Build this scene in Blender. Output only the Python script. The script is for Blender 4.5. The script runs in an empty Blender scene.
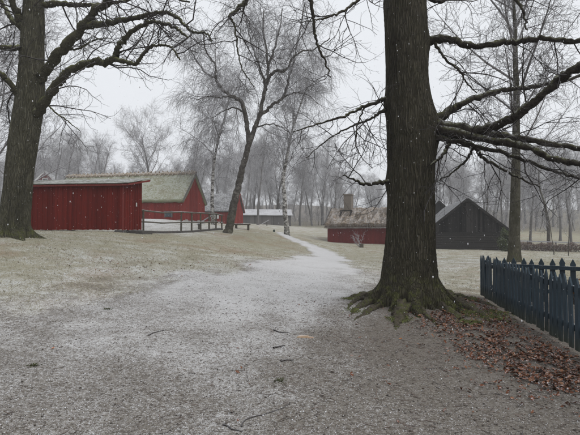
import bpy, math, random
import numpy as np
from mathutils import Vector, Matrix

SC = bpy.context.scene
COL = SC.collection
PI = math.pi
R = math.radians

# ------------------------------------------------------------------ camera
FPX = 438.1                     # focal length in units of a 580 px wide frame
CAM_H = 1.6
PITCH = math.atan2(13.5, FPX)   # slightly up
cam = bpy.data.cameras.new('camera')
cam.sensor_fit = 'HORIZONTAL'
cam.sensor_width = 36.0
cam.lens = 36.0 * FPX / 580.0
cam.clip_start = 0.05
cam.clip_end = 3000
camo = bpy.data.objects.new('camera', cam)
camo.location = (0, 0, CAM_H)
camo.rotation_euler = (PI / 2 + PITCH, 0, 0)
COL.objects.link(camo)
SC.camera = camo

# ------------------------------------------------------------------ sky and light
SUN_EL, SUN_AZ = R(48), R(120)
w = bpy.data.worlds.new('World')
SC.world = w
w.use_nodes = True
nt = w.node_tree
nt.nodes.clear()
sky = nt.nodes.new('ShaderNodeTexSky')
sky.sky_type = 'NISHITA'
sky.sun_disc = False
sky.sun_elevation = SUN_EL
sky.sun_rotation = SUN_AZ
sky.dust_density = 6.0
sky.air_density = 1.0
hs = nt.nodes.new('ShaderNodeHueSaturation')
hs.inputs['Saturation'].default_value = 0.10
mixw = nt.nodes.new('ShaderNodeMix')
mixw.data_type = 'RGBA'
mixw.inputs[0].default_value = 0.93
mixw.inputs[7].default_value = (6.42, 6.62, 6.95, 1)     # even cloud layer, slightly cool
bg = nt.nodes.new('ShaderNodeBackground')
bg.inputs['Strength'].default_value = 0.115
wo = nt.nodes.new('ShaderNodeOutputWorld')
nt.links.new(sky.outputs[0], hs.inputs['Color'])
nt.links.new(hs.outputs[0], mixw.inputs[6])
nt.links.new(mixw.outputs[2], bg.inputs['Color'])
nt.links.new(bg.outputs[0], wo.inputs['Surface'])
sl = bpy.data.lights.new('sun', 'SUN')
sl.energy = 1.3
sl.angle = R(60)
sl.color = (1.0, 0.97, 0.93)
so = bpy.data.objects.new('sun', sl)
so.rotation_euler = (PI / 2 - SUN_EL, 0, PI - SUN_AZ)
COL.objects.link(so)
SC.view_settings.view_transform = 'Standard'
SC.view_settings.look = 'None'
SC.view_settings.exposure = 0.27
SC.view_settings.gamma = 1.0
SC.view_settings.use_curve_mapping = False
cy = SC.cycles
cy.max_bounces = 5
cy.diffuse_bounces = 2
cy.glossy_bounces = 2
cy.transmission_bounces = 2
cy.volume_bounces = 1
cy.use_denoising = True
HAZE_DENSITY = 0.0012


# ------------------------------------------------------------------ helpers: projection and terrain
def P(px, py, Y):
    """point of the place seen at photo pixel (px,py), at distance Y in front"""
    dx = (px - 290.0) / FPX
    dz = (217.5 - py) / FPX
    c, s = math.cos(PITCH), math.sin(PITCH)
    vy = c - dz * s
    vz = s + dz * c
    k = Y / vy
    return Vector((dx * k, Y, CAM_H + vz * k))


ctrl = [(0, 0, 0), (0, 4, 0), (-3, 3, 0.02), (4, 4, 0), (-8, 0, 0.12), (8, 0, 0), (4.58, 10.5, 0), (3.85, 5.8, 0),
        (2.49, 9, 0.0), (0, -10, 0), (-10, -10, 0.2), (10, -10, 0), (8, 10, 0), (4, 20, 0.0), (8, 30, 0),
        (-60, 120, 5), (0, 120, 4.5), (60, 120, 3), (-60, 190, 10), (0, 190, 9.5), (60, 190, 8), (-150, 250, 16), (150, 250, 14), (0, 270, 18), (-400, 450, 10),
        (400, 450, 10), (0, 480, 10), (-400, 0, 5), (400, 0, 2), (-60, 30, 3.0), (60, 30, -.2), (40, 60, 0),
        (-40, 60, 3.6), (-30, 0, 1.6), (30, 0, 0), (0, -100, 0), (-400, -100, 3), (400, -100, 1)]
for px, py, Z in [(13, 238, 14), (123, 232.5, 22), (20, 231, 23.5), (229, 232.5, 30), (190, 232, 29), (150, 232.5, 27),
                  (213, 228.5, 45), (287, 233.5, 42), (183, 221, 44), (100, 222, 46), (215, 222.5, 63),
                  (250, 223.5, 82), (290, 226, 85), (327, 241.5, 51), (386, 244, 48.5), (425, 247, 46),
                  (436, 249, 40), (508, 250.5, 38), (514, 262, 22.6), (560, 252, 45), (338, 256, 28),
                  (300, 240, 42), (286, 234, 52)]:
    p = P(px, py, Z)
    ctrl.append((p.x, p.y, p.z))
C = np.array(ctrl)


def _ker(d2):
    return np.sqrt(d2 + 16.0)


_n = len(C)
_d2 = ((C[:, None, :2] - C[None, :, :2]) ** 2).sum(-1)
_A = np.zeros((_n + 1, _n + 1))
_A[:_n, :_n] = _ker(_d2) - np.eye(_n) * 0.15
_A[:_n, _n] = 1
_A[_n, :_n] = 1
_W = np.linalg.solve(_A, np.append(C[:, 2], 0))
OAK = P(411, 300, 9.0)
OAKX, OAKY = OAK.x, OAK.y
LOAK = P(13, 238, 14)
LOX, LOY = LOAK.x, LOAK.y


def hts(x, y):
    x = np.asarray(x, float)
    y = np.asarray(y, float)
    z = np.full(x.shape, _W[-1])
    for i in range(_n):
        z = z + _W[i] * _ker((x - C[i, 0]) ** 2 + (y - C[i, 1]) ** 2)
    z = z + 0.13 * np.exp(-((x - OAKX) ** 2 + (y - OAKY) ** 2) / 1.6)
    z = z + 0.10 * np.exp(-((x - LOX) ** 2 + (y - LOY) ** 2) / 1.5)
    # gentle unevenness
    z = z + 0.022 * np.sin(1.7 * x + 0.6 * y + 1) * np.sin(0.9 * y - 0.5 * x) + 0.011 * np.sin(3.9 * x - 1.3 * y) * np.sin(3.1 * y + .7 * x + 2)
    return z


def H(x, y):
    return float(hts(np.array([x]), np.array([y]))[0])


def G(px, py):
    """where the ground is met by the sight line through a photo pixel"""
    lo = None
    for i in range(400):
        Y = 2.0 * 1.012 ** i
        p = P(px, py, Y)
        if p.z < H(p.x, p.y):
            return Vector((p.x, p.y, H(p.x, p.y)))
    return Vector((p.x, p.y, H(p.x, p.y)))


# ------------------------------------------------------------------ helpers: objects
def mesh_from(name, V, quads=None, tris=None, smooth=False):
    me = bpy.data.meshes.new(name)
    V = np.asarray(V, np.float32)
    me.vertices.add(len(V))
    me.vertices.foreach_set('co', V.ravel())
    q = np.asarray(quads, np.int32).reshape(-1, 4) if quads is not None and len(quads) else np.zeros((0, 4), np.int32)
    t = np.asarray(tris, np.int32).reshape(-1, 3) if tris is not None and len(tris) else np.zeros((0, 3), np.int32)
    me.loops.add(q.size + t.size)
    me.loops.foreach_set('vertex_index', np.concatenate([q.ravel(), t.ravel()]))
    me.polygons.add(len(q) + len(t))
    st = np.concatenate([np.arange(len(q)) * 4, q.size + np.arange(len(t)) * 3]).astype(np.int32)
    me.polygons.foreach_set('loop_start', st)
    if smooth:
        me.polygons.foreach_set('use_smooth', np.ones(len(st), bool))
    me.update(calc_edges=True)
    me.validate()
    return me


def obj(name, me, mat=None, parent=None, loc=None, rot=None):
    o = bpy.data.objects.new(name, me)
    COL.objects.link(o)
    if mat is not None and me is not None and len(me.materials) == 0:
        me.materials.append(mat)
    if parent is not None:
        o.parent = parent
    if loc is not None:
        o.location = loc
    if rot is not None:
        o.rotation_euler = rot
    return o


def tag(o, label, cat=None, group=None, kind=None):
    o['label'] = label
    if cat:
        o['category'] = cat
    if group:
        o['group'] = group
    if kind:
        o['kind'] = kind
    return o


def thing(name, label, cat, loc=(0, 0, 0), rz=0.0, group=None):
    o = bpy.data.objects.new(name, None)
    o.empty_display_size = 0.2
    COL.objects.link(o)
    o.location = loc
    o.rotation_euler = (0, 0, rz)
    return tag(o, label, cat, group)


class MB:
    """collects convex pieces into one mesh"""

    def __init__(s):
        s.v, s.f = [], []

    def hexa(s, p):     # 8 points: bottom 4 ccw, top 4 ccw
        b = len(s.v)
        s.v += [tuple(q) for q in p]
        for f in ((3, 2, 1, 0), (4, 5, 6, 7), (0, 1, 5, 4), (1, 2, 6, 5), (2, 3, 7, 6), (3, 0, 4, 7)):
            s.f.append([b + i for i in f])
        return s

    def box(s, x0, x1, y0, y1, z0, z1):
        return s.hexa([(x0, y0, z0), (x1, y0, z0), (x1, y1, z0), (x0, y1, z0),
                       (x0, y0, z1), (x1, y0, z1), (x1, y1, z1), (x0, y1, z1)])

    def beam(s, a, b, wd, ht, up=(0, 0, 1)):
        a, b = Vector(a), Vector(b)
        d = (b - a).normalized()
        u = Vector(up)
        side = d.cross(u)
        if side.length < 1e-4:
            side = d.cross(Vector((1, 0, 0)))
        side.normalize()
        u = side.cross(d).normalized()
        side = side * (wd / 2)
        u = u * (ht / 2)
        return s.hexa([a - side - u, a + side - u, b + side - u, b - side - u,
                       a - side + u, a + side + u, b + side + u, b - side + u])

    def poly(s, pts):
        b = len(s.v)
        s.v += [tuple(q) for q in pts]
        s.f.append(list(range(b, b + len(pts))))
        return s

    def prism(s, pts, axis_vec):
        n = len(pts)
        b = len(s.v)
        a = Vector(axis_vec)
        s.v += [tuple(q) for q in pts] + [tuple(Vector(q) + a) for q in pts]
        s.f.append(list(range(b + n - 1, b - 1, -1)))
        s.f.append(list(range(b + n, b + 2 * n)))
        for i in range(n):
            j = (i + 1) % n
            s.f.append([b + i, b + j, b + n + j, b + n + i])
        return s

    def build(s, name, mat, parent=None, bevel=0):
        me = bpy.data.meshes.new(name)
        me.from_pydata(s.v, [], s.f)
        me.update()
        o = obj(name, me, mat, parent)
        if bevel:
            m = o.modifiers.new('bevel', 'BEVEL')
            m.width = bevel
            m.segments = 1
        return o


# ------------------------------------------------------------------ helpers: materials
class NT:
    def __init__(s, name):
        s.m = bpy.data.materials.new(name)
        s.m.use_nodes = True
        s.t = s.m.node_tree
        s.b = s.t.nodes['Principled BSDF']
        s.b.inputs['Roughness'].default_value = 0.9
        s.b.inputs['Specular IOR Level'].default_value = 0.08
        s.co = None

    def n(s, typ, **kw):
        nd = s.t.nodes.new(typ)
        for k, v in kw.items():
            setattr(nd, k, v)
        return nd

    def l(s, a, b):
        s.t.links.new(a, b)

    def coord(s, scale=(1, 1, 1), which='Object'):
        tc = s.n('ShaderNodeTexCoord')
        mp = s.n('ShaderNodeMapping')
        mp.inputs['Scale'].default_value = scale
        s.l(tc.outputs[which], mp.inputs['Vector'])
        return mp.outputs[0]

    def noise(s, scale, detail=4, rough=.6, vec=None, dist=0):
        nd = s.n('ShaderNodeTexNoise')
        nd.inputs['Scale'].default_value = scale
        nd.inputs['Detail'].default_value = detail
        nd.inputs['Roughness'].default_value = rough
        nd.inputs['Distortion'].default_value = dist
        s.l(vec if vec is not None else s.coord(), nd.inputs['Vector'])
        return nd.outputs['Fac']

    def voro(s, scale, vec=None, feature='F1', out='Distance', rnd=1.0):
        nd = s.n('ShaderNodeTexVoronoi', feature=feature)
        nd.inputs['Scale'].default_value = scale
        nd.inputs['Randomness'].default_value = rnd
        s.l(vec if vec is not None else s.coord(), nd.inputs['Vector'])
        return nd.outputs[out]

    def rmp(s, fac, lo, hi, a=0.0, b=1.0):
        nd = s.n('ShaderNodeMapRange', interpolation_type='SMOOTHSTEP')
        nd.inputs['From Min'].default_value = lo
        nd.inputs['From Max'].default_value = hi
        nd.inputs['To Min'].default_value = a
        nd.inputs['To Max'].default_value = b
        s.l(fac, nd.inputs['Value'])
        return nd.outputs[0]

    def mth(s, op, a, b=None, clamp=False):
        nd = s.n('ShaderNodeMath', operation=op, use_clamp=clamp)
        for i, v in enumerate((a, b)):
            if v is None:
                continue
            if isinstance(v, (int, float)):
                nd.inputs[i].default_value = v
            else:
                s.l(v, nd.inputs[i])
        return nd.outputs[0]

    def mix(s, fac, a, b, blend='MIX'):
        nd = s.n('ShaderNodeMix', data_type='RGBA', blend_type=blend)
        for i, v in ((0, fac), (6, a), (7, b)):
            if isinstance(v, (int, float)):
                nd.inputs[i].default_value = v
            elif isinstance(v, tuple):
                nd.inputs[i].default_value = (*v, 1)
            else:
                s.l(v, nd.inputs[i])
        return nd.outputs[2]

    def island(s):
        return s.n('ShaderNodeNewGeometry').outputs['Random Per Island']

    def objrand(s):
        return s.n('ShaderNodeObjectInfo').outputs['Random']

    def up(s):
        g = s.n('ShaderNodeNewGeometry')
        x = s.n('ShaderNodeSeparateXYZ')
        s.l(g.outputs['Normal'], x.inputs[0])
        return x.outputs[2]

    def attr(s, name):
        a = s.n('ShaderNodeAttribute', attribute_name=name)
        return a.outputs['Fac']

    def z(s):
        tc = s.n('ShaderNodeTexCoord')
        x = s.n('ShaderNodeSeparateXYZ')
        s.l(tc.outputs['Object'], x.inputs[0])
        return x.outputs[2]

    def bump(s, hgt, strength=.5, dist=.02):
        nd = s.n('ShaderNodeBump')
        nd.inputs['Strength'].default_value = strength
        nd.inputs['Distance'].default_value = dist
        s.l(hgt, nd.inputs['Height'])
        s.l(nd.outputs[0], s.b.inputs['Normal'])

    def col(s, c):
        s.l(c, s.b.inputs['Base Color'])
        return s.m


MAT = {}


def oak_bark(name, moss_low=True, moss_amt=.35, dark=(.030, .026, .020), light=(.085, .074, .058), lichen=.5):
    t = NT(name)
    v0 = t.coord((1, 1, .075))
    wob = t.n('ShaderNodeTexNoise')
    wob.inputs['Scale'].default_value = 3.5
    wob.inputs['Detail'].default_value = 4
    t.l(t.coord((1, 1, .45)), wob.inputs['Vector'])
    va = t.n('ShaderNodeVectorMath', operation='MULTIPLY_ADD')
    t.l(wob.outputs['Color'], va.inputs[0])
    va.inputs[1].default_value = (.12, .12, .06)
    t.l(v0, va.inputs[2])
    fur = t.voro(30, va.outputs[0], 'DISTANCE_TO_EDGE')
    n2 = t.noise(17, 7, .75, t.coord((1, 1, .22)))
    big = t.noise(2.3, 3, .6)
    fine = t.noise(70, 3, .6)
    mid = tuple((a_ + b_) / 2 for a_, b_ in zip(dark, light))
    c = t.mix(t.rmp(fur, .0, .18, .25, .85), dark, light)
    c = t.mix(t.rmp(n2, .35, .7, .0, .6), c, mid)
    # green algae film, and thick moss at the foot
    film = t.rmp(big, .36, .66, .1, moss_amt)
    c = t.mix(film, c, (.054, .051, .029))
    if moss_low:
        zz = t.mth('ADD', t.z(), t.mth('MULTIPLY', t.mth('SUBTRACT', t.noise(5, 5, .7), .5), 1.6))
        upm = t.rmp(t.up(), -.15, .6, .35, 1)
        low = t.mth('MULTIPLY', t.rmp(zz, .95, .1), upm)
        tone = t.mix(t.rmp(fine, .3, .7), (.070, .080, .026), (.17, .18, .065))
        c = t.mix(t.mth('MULTIPLY', low, t.rmp(t.noise(6, 5, .75), .46, .60, .04, .9)), c, tone)
        lich = t.mth('MULTIPLY', t.rmp(t.noise(33, 4, .7), .58, .67), t.rmp(t.noise(1.7, 4, .7), .42, .62, .15, lichen))
        damp = t.rmp(t.noise(1.1, 4, .65, t.coord((1.6, 1.6, .35))), .52, .66, 0, .6)
        c = t.mix(damp, c, dark)
        c = t.mix(lich, c, (.17, .175, .15))
    h = t.mth('ADD', t.mth('MULTIPLY', t.rmp(fur, 0, .25), 1.0), t.mth('MULTIPLY', n2, .8))
    t.bump(h, 1.0, .05)
    t.b.inputs['Roughness'].default_value = .93
    return t.col(c)


def limb_bark(name, c1, c2, moss, frost=0.0):
    t = NT(name)
    n1 = t.noise(22, 5, .7)
    c = t.mix(t.rmp(n1, .3, .7), c1, c2)
    upm = t.rmp(t.up(), -.1, .8)
    m = t.mth('MULTIPLY', upm, t.rmp(t.noise(6, 4, .65), .35, .62))
    if moss:
        c = t.mix(t.mth('MULTIPLY', m, moss), c, (.135, .142, .052))
    if frost:
        m2 = t.mth('MULTIPLY', t.rmp(t.up(), .2, .9), t.rmp(t.noise(17, 4, .7), .45, .6, 0, frost))
        c = t.mix(m2, c, (.62, .63, .65))
    t.bump(n1, .8, .02)
    return t.col(c)


def twig_mat(name, c1, c2, frost=0.0):
    t = NT(name)
    c = t.mix(t.island(), c1, c2)
    if frost:
        f = t.mth('MULTIPLY', t.rmp(t.up(), -.1, .7), frost)
        c = t.mix(f, c, (.6, .61, .64))
    return t.col(c)


def leaf_mat(name, c1, c2, frost=.0):
    t = NT(name)
    c = t.mix(t.island(), c1, c2)
    if frost:
        f = t.mth('MULTIPLY', t.rmp(t.up(), .3, .9), frost)
        c = t.mix(f, c, (.6, .61, .63))
    t.b.inputs['Roughness'].default_value = .7
    return t.col(c)


MAT['oak'] = oak_bark('oak_bark', True, .42, (.019, .0165, .012), (.108, .097, .073))
MAT['oak2'] = oak_bark('oak_bark_mossy', True, .5, (.036, .034, .024), (.175, .166, .122), .85)
def root_bark():
    t = NT('oak_root_bark')
    n1 = t.noise(26, 6, .75)
    c = t.mix(t.rmp(n1, .3, .7), (.030, .025, .019), (.125, .108, .085))
    fine = t.noise(80, 3, .6)
    tone = t.mix(t.rmp(fine, .3, .7), (.055, .064, .020), (.125, .135, .05))
    m = t.mth('MULTIPLY', t.rmp(t.up(), -.1, .7), t.rmp(t.noise(7, 5, .75), .47, .60, .0, .85))
    c = t.mix(m, c, tone)
    t.bump(n1, .9, .03)
    return t.col(c)


MAT['root'] = root_bark()
MAT['limb'] = limb_bark('oak_limb_bark', (.013, .011, .009), (.046, .040, .032), .45, .35)
MAT['limb2'] = limb_bark('mossy_limb_bark', (.022, .020, .014), (.070, .066, .044), 1.0, .2)
MAT['twig'] = twig_mat('oak_twig_bark', (.018, .015, .013), (.048, .040, .036), .12)
MAT['twig_mid'] = twig_mat('birch_twig_bark', (.085, .078, .077), (.24, .23, .232), .6)
MAT['twig_far'] = twig_mat('frosted_haze_twig_bark', (.19, .182, .184), (.36, .352, .36), .65)  # frosted twigs; base colour also paled to paint in the haze of distance


def birch_bark(name, dark_low=True, white=(.42, .41, .39), whiteness=.6):
    t = NT(name)
    v = t.coord((1, 1, 1.5))
    n1 = t.noise(4, 5, .75, v)
    n2 = t.noise(2.1, 3, .6)
    c = t.mix(t.rmp(n1, .42, .60), (.05, .044, .040), white)
    dk = t.rmp(n2, .2, .3 + (1 - whiteness) * .6, 1.0, .05)
    c = t.mix(dk, c, (.045, .039, .033))
    moss = t.mth('MULTIPLY', t.rmp(t.z(), 2.4, .2), t.rmp(t.noise(7, 4, .7), .4, .65, 0, .8))
    c = t.mix(moss, c, (.06, .058, .03))
    t.bump(n1, .6, .03)
    return t.col(c)


MAT['birch_dark'] = birch_bark('leaning_birch_bark', True, (.17, .16, .145), .2)
MAT['birch'] = birch_bark('white_birch_bark', True, (.45, .44, .42), .8)
MAT['grey_bark'] = limb_bark('grey_tree_bark', (.045, .040, .035), (.105, .096, .085), .5, .3)
MAT['right_bark'] = oak_bark('lichened_bark', True, .75, (.055, .050, .036), (.16, .15, .115))
MAT['far_bark'] = limb_bark('haze_paled_far_bark', (.10, .095, .093), (.18, .173, .17), .15, .6)  # far bark lightened so its colour carries part of the haze, plus frost


# ------------------------------------------------------------------ helpers: tubes and branches
def tube_arrays(paths, sides):
    """paths: list of (pts(n,3), radii(n)) -> one vertex and quad array"""
    groups = {}
    for pts, rad in paths:
        groups.setdefault(len(pts), []).append((pts, rad))
    VV, QQ = [], []
    base = 0
    ang = np.arange(sides) * (2 * PI / sides)
    ca, sa = np.cos(ang), np.sin(ang)
    for n, lst in groups.items():
        Pn = np.array([a for a, b in lst], float)
        Rn = np.array([b for a, b in lst], float)
        m = len(lst)
        T = np.empty_like(Pn)
        T[:, 1:-1] = Pn[:, 2:] - Pn[:, :-2]
        T[:, 0] = Pn[:, 1] - Pn[:, 0]
        T[:, -1] = Pn[:, -1] - Pn[:, -2]
        T /= np.linalg.norm(T, axis=2, keepdims=True) + 1e-9
        mean = np.abs(T.mean(1))
        ref = np.zeros((m, 3))
        ref[np.arange(m), mean.argmin(1)] = 1
        U = np.cross(T, ref[:, None, :])
        U /= np.linalg.norm(U, axis=2, keepdims=True) + 1e-9
        W = np.cross(T, U)
        ring = Pn[:, :, None, :] + Rn[:, :, None, None] * (U[:, :, None, :] * ca[None, None, :, None] + W[:, :, None, :] * sa[None, None, :, None])
        VV.append(ring.reshape(-1, 3))
        i0 = np.arange(m)[:, None, None] * (n * sides) + np.arange(n - 1)[None, :, None] * sides
        k = np.arange(sides)
        k2 = (k + 1) % sides
        a = base + i0 + k[None, None, :]
        b = base + i0 + k2[None, None, :]
        QQ.append(np.stack([a, b, b + sides, a + sides], -1).reshape(-1, 4))
        base += m * n * sides
    return np.concatenate(VV), np.concatenate(QQ)


def tubes(name, bundles, smooth=True):
    """bundles: list of (paths, sides)"""
    V, Q, b = [], [], 0
    for paths, sides in bundles:
        if not paths:
            continue
        v, q = tube_arrays(paths, sides)
        V.append(v)
        Q.append(q + b)
        b += len(v)
    return mesh_from(name, np.concatenate(V), np.concatenate(Q), smooth=smooth)


def rough_tube(name, path, sides=14, amp=.10, seed=1):
    """a limb with ribbed, knobbly bark"""
    pts, rad = path
    v, q = tube_arrays([(pts, rad)], sides)
    m = len(pts)
    ctr = np.repeat(np.array(pts), sides, 0)
    kk = np.repeat(np.arange(m), sides)
    aa = np.tile(np.arange(sides), m) * (2 * PI / sides)
    r_ = np.random.RandomState(seed)
    rib = amp * (.8 * np.sin(aa * 3 + kk * .5 + seed) + .6 * np.sin(aa * 5 - kk * .9)) + r_.randn(len(v)) * amp * .7 + (amp * 1.1 * r_.randn(m))[kk]
    return mesh_from(name, ctr + (v - ctr) * (1 + rib)[:, None], q, smooth=True)


def catmull(pts, per=6):
    pts = [np.array(p, float) for p in pts]
    if len(pts) == 2:
        return [pts[0] + (pts[1] - pts[0]) * i / per for i in range(per + 1)]
    ext = [2 * pts[0] - pts[1]] + pts + [2 * pts[-1] - pts[-2]]
    out = []
    for i in range(1, len(ext) - 2):
        p0, p1, p2, p3 = ext[i - 1:i + 3]
        for k in range(per):
            t = k / per
            out.append(.5 * ((2 * p1) + (-p0 + p2) * t + (2 * p0 - 5 * p1 + 4 * p2 - p3) * t * t + (-p0 + 3 * p1 - 3 * p2 + p3) * t ** 3))
    out.append(pts[-1])
    return out


rng = random.Random(7)


def gauss_vec(s):
    return Vector((rng.gauss(0, s), rng.gauss(0, s), rng.gauss(0, s)))


def grow(p, d, L, r0, r1, n, wander, trop):
    pts = [(p.x, p.y, p.z)]
    rad = [r0]
    seg = L / (n - 1)
    d = d.normalized()
    q = p.copy()
    for i in range(1, n):
        d = d + gauss_vec(wander)
        d.z += trop
        d.normalize()
        q = q + d * seg
        pts.append((q.x, q.y, q.z))
        rad.append(r0 + (r1 - r0) * (i / (n - 1)))
    return pts, rad


def side_dir(t, lo, hi, flat=0.0):
    """direction leaving t at an angle between lo and hi degrees"""
    ref = Vector((0, 0, 1)) if abs(t.z) < .9 else Vector((1, 0, 0))
    u = t.cross(ref).normalized()
    v = t.cross(u)
    a = rng.uniform(0, 2 * PI)
    s = u * math.cos(a) + v * math.sin(a) * (1 - flat)
    th = R(rng.uniform(lo, hi))
    return t * math.cos(th) + s.normalized() * math.sin(th)


def spawn(parent, spec, out, lv=0):
    """grow children along a parent path, recursively; out[level] collects paths"""
    if lv >= len(spec):
        return
    sp = spec[lv]
    pts, rad = parent
    n = len(pts)
    segl = [math.dist(pts[i], pts[i + 1]) for i in range(n - 1)]
    L = sum(segl)
    x = L * sp['dens'] * (1 - sp.get('start', .2))
    cnt = int(x) + (1 if rng.random() < x - int(x) else 0)
    for c in range(cnt):
        f = sp.get('start', .2) + (1 - sp.get('start', .2)) * ((c + rng.random()) / cnt)
        f = min(f, .995)
        k = f * (n - 1)
        i = int(k)
        u = k - i
        a, b = Vector(pts[i]), Vector(pts[min(i + 1, n - 1)])
        p = a.lerp(b, u)
        t = (b - a).normalized()
        rr = rad[i] + (rad[min(i + 1, n - 1)] - rad[i]) * u
        ln = rng.uniform(*sp['len']) * (1 - sp.get('taper', .4) * f)
        if 'rel' in sp:
            ln = min(ln, L * sp['rel'])
        r0 = min(rr * .75, sp['k'] * ln + sp.get('r', .002))
        d = side_dir(t, *sp['ang'], sp.get('flat', 0))
        d.z += sp.get('lift', 0)
        ch = grow(p, d, ln, r0, max(r0 * sp.get('tip', .3), sp.get('rmin', .0015)), sp['n'], sp['wander'], sp.get('trop', 0))
        out[lv].append(ch)
        spawn(ch, spec, out, lv + 1)


def jitter(path, amt):
    return [(p[0] + rng.gauss(0, amt), p[1] + rng.gauss(0, amt), p[2] + rng.gauss(0, amt)) for p in path]


def limb_path(pts, r0, r1, per=6, rough=.012, power=.8, collar=0):
    c = catmull(pts, per)
    n = len(c)
    c = [c[0]] + jitter(c[1:-1], rough) + [c[-1]]
    rad = [(r1 + (r0 - r1) * (1 - (i / (n - 1)) ** power)) * (1 + rng.uniform(-.07, .07)) for i in range(n)]
    for i in range(n if collar else 0):
        rad[i] *= 1 + .55 * math.exp(-(i / collar) ** 2)
    return [tuple(q) for q in c], rad


# ------------------------------------------------------------------ ground
def kind_samples():
    S = [(0, 430, .36, 0, .2), (100, 430, .36, 0, .2), (200, 430, .37, 0, .18), (300, 430, .33, 0, .28), (400, 430, .30, 0, .38),
         (500, 430, .28, 0, .42), (575, 430, .28, 0, .42), (0, 385, .38, .05, .12), (150, 385, .38, 0, .1), (250, 385, .42, 0, .1),
         (330, 380, .32, 0, .3), (450, 380, .25, 0, .5), (575, 395, .24, 0, .5), (0, 345, .41, .2, .1), (100, 345, .42, .12, .05),
         (200, 340, .47, 0, 0), (275, 340, .46, 0, .1), (325, 340, .28, 0, .45), (400, 345, .16, 0, .75), (480, 345, .12, 0, .85),
         (560, 365, .1, 0, .9), (0, 312, .43, .45, .05), (80, 312, .45, .35, .05), (160, 312, .48, .2, .05), (235, 310, .58, .02, 0),
         (300, 308, .56, 0, .1), (340, 308, .38, 0, .35), (380, 300, .22, .05, .7), (470, 310, .1, .1, .9), (0, 287, .42, .7, 0),
         (80, 285, .42, .65, .05), (150, 287, .42, .5, .1), (210, 285, .52, .35, 0), (255, 284, .62, .1, 0), (318, 280, .6, .1, .05),
         (345, 285, .52, .25, .1), (370, 285, .45, .5, .1), (460, 283, .38, .75, .1), (0, 262, .32, .9, 0), (60, 264, .40, .85, 0),
         (120, 267, .42, .75, .1), (180, 266, .40, .85, .1), (228, 266, .36, .75, .05), (255, 266, .5, .45, 0), (275, 266, .55, .35, 0), (308, 262, .65, .3, 0),
         (345, 256, .32, .9, 0), (350, 264, .42, .6, 0), (365, 264, .38, .85, 0), (450, 264, 0.44, .95, 0), (560, 268, .25, 1, 0), (30, 247, 0.34, 1, .1),
         (100, 243, 0.34, 1, .1), (180, 244, .32, 1, .15), (225, 249, .30, 1, .15), (262, 254, .32, 1, .1), (285, 254, .35, .8, .05), (308, 254, .4, .7, 0), (330, 247, .3, 1, 0),
         (350, 251, .32, 1, 0), (372, 248, .32, 1, 0), (460, 254, 0.38, 1, 0), (560, 256, 0.38, 1, 0), (150, 236, .22, 1, .1), (255, 239, .25, 1, 0), (275, 243, .25, 1, 0),
         (300, 243, .3, 1, 0), (288, 237, .3, 1, 0), (312, 241, .35, 1, 0), (325, 244, .4, 1, 0), (335, 249, .4, .9, 0)]
    su, sv, val = [], [], []
    for px, py, a, b, c in S:
        g = G(px, py)
        su.append(g.x / g.y * 2.2)
        sv.append(math.log(g.y))
        val.append((a, b, c))
    for X_, Y_, a, b, c in [(-30, 60, .45, 1, 0), (0, 75, .45, 1, 0), (40, 70, .3, 1, 0), (-60, 120, .15, .3, .8), (60, 120, .15, .3, .8), (-60, 95, .2, .4, .7), (-25, 98, .2, .4, .7), (0, 98, .2, .4, .7), (25, 95, .2, .5, .6), (60, 90, .2, .5, .6), (0, 200, .1, .2, .9),
                            (0, 150, .15, .2, .8), (-9, 32, .55, .6, 0), (-12, 36, .65, .5, 0), (-7, 37, .5, .7, 0)]:
        su.append(X_ / Y_ * 2.2)
        sv.append(math.log(Y_))
        val.append((a, b, c))
    su, sv, val = np.array(su), np.array(sv), np.array(val)
    return su, sv, val


_KS = []
_TRACK = [(*G(px, py).xy, hw, st) for px, py, hw, st in ((281, 232.5, .7, .55), (286, 235.5, .7, .6), (295, 239.5, .75, .62), (308, 244.5, .8, .64), (322, 250, .9, .66), (329, 256, 1.0, .68), (318, 263, 1.25, .66), (300, 272, 1.5, .63), (272, 284, 1.7, .60), (235, 300, 1.9, .55), (190, 318, 2.0, .46))]


def kinds(x, y):
    """snow dust, grass and brown soil shares at ground positions"""
    if not _KS:
        _KS.append(kind_samples())
    su, sv, val = _KS[0]
    Yc = np.maximum(y, 2.6)
    u = np.clip(x / Yc, -1.2, 1.2) * 2.2
    v = np.log(Yc)
    acc = np.zeros((len(x), 3))
    ws = np.zeros(len(x))
    for i in range(len(su)):
        wgt = 1.0 / (((u - su[i]) ** 2 + (v - sv[i]) ** 2) ** 1.6 + 2e-4)
        acc += wgt[:, None] * val[i]
        ws += wgt
    acc = acc / ws[:, None]
    # the trodden track
    best = np.full(len(x), 9.0)
    stv = np.zeros(len(x))
    wob = .22 * np.sin(x * 1.9 + y * .6) + .16 * np.sin(x * 4.3 - y * 2.1) + .12 * np.sin(y * 3.7 + x)
    for (a, b) in zip(_TRACK[:-1], _TRACK[1:]):
        dx, dy = b[0] - a[0], b[1] - a[1]
        t_ = np.clip(((x - a[0]) * dx + (y - a[1]) * dy) / (dx * dx + dy * dy), 0, 1)
        d = np.hypot(x - a[0] - t_ * dx, y - a[1] - t_ * dy) / (a[2] + (b[2] - a[2]) * t_)
        stv = np.where(d < best, a[3] + (b[3] - a[3]) * t_, stv)
        best = np.minimum(best, d)
    m = np.clip((1.35 - best + wob) / .8, 0, 1)
    m = m * m * (3 - 2 * m)
    acc[:, 0] = np.maximum(acc[:, 0], acc[:, 0] + (stv - acc[:, 0]) * m)
    acc[:, 1] *= 1 - .9 * m
    acc[:, 2] *= 1 - m
    return acc


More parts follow.
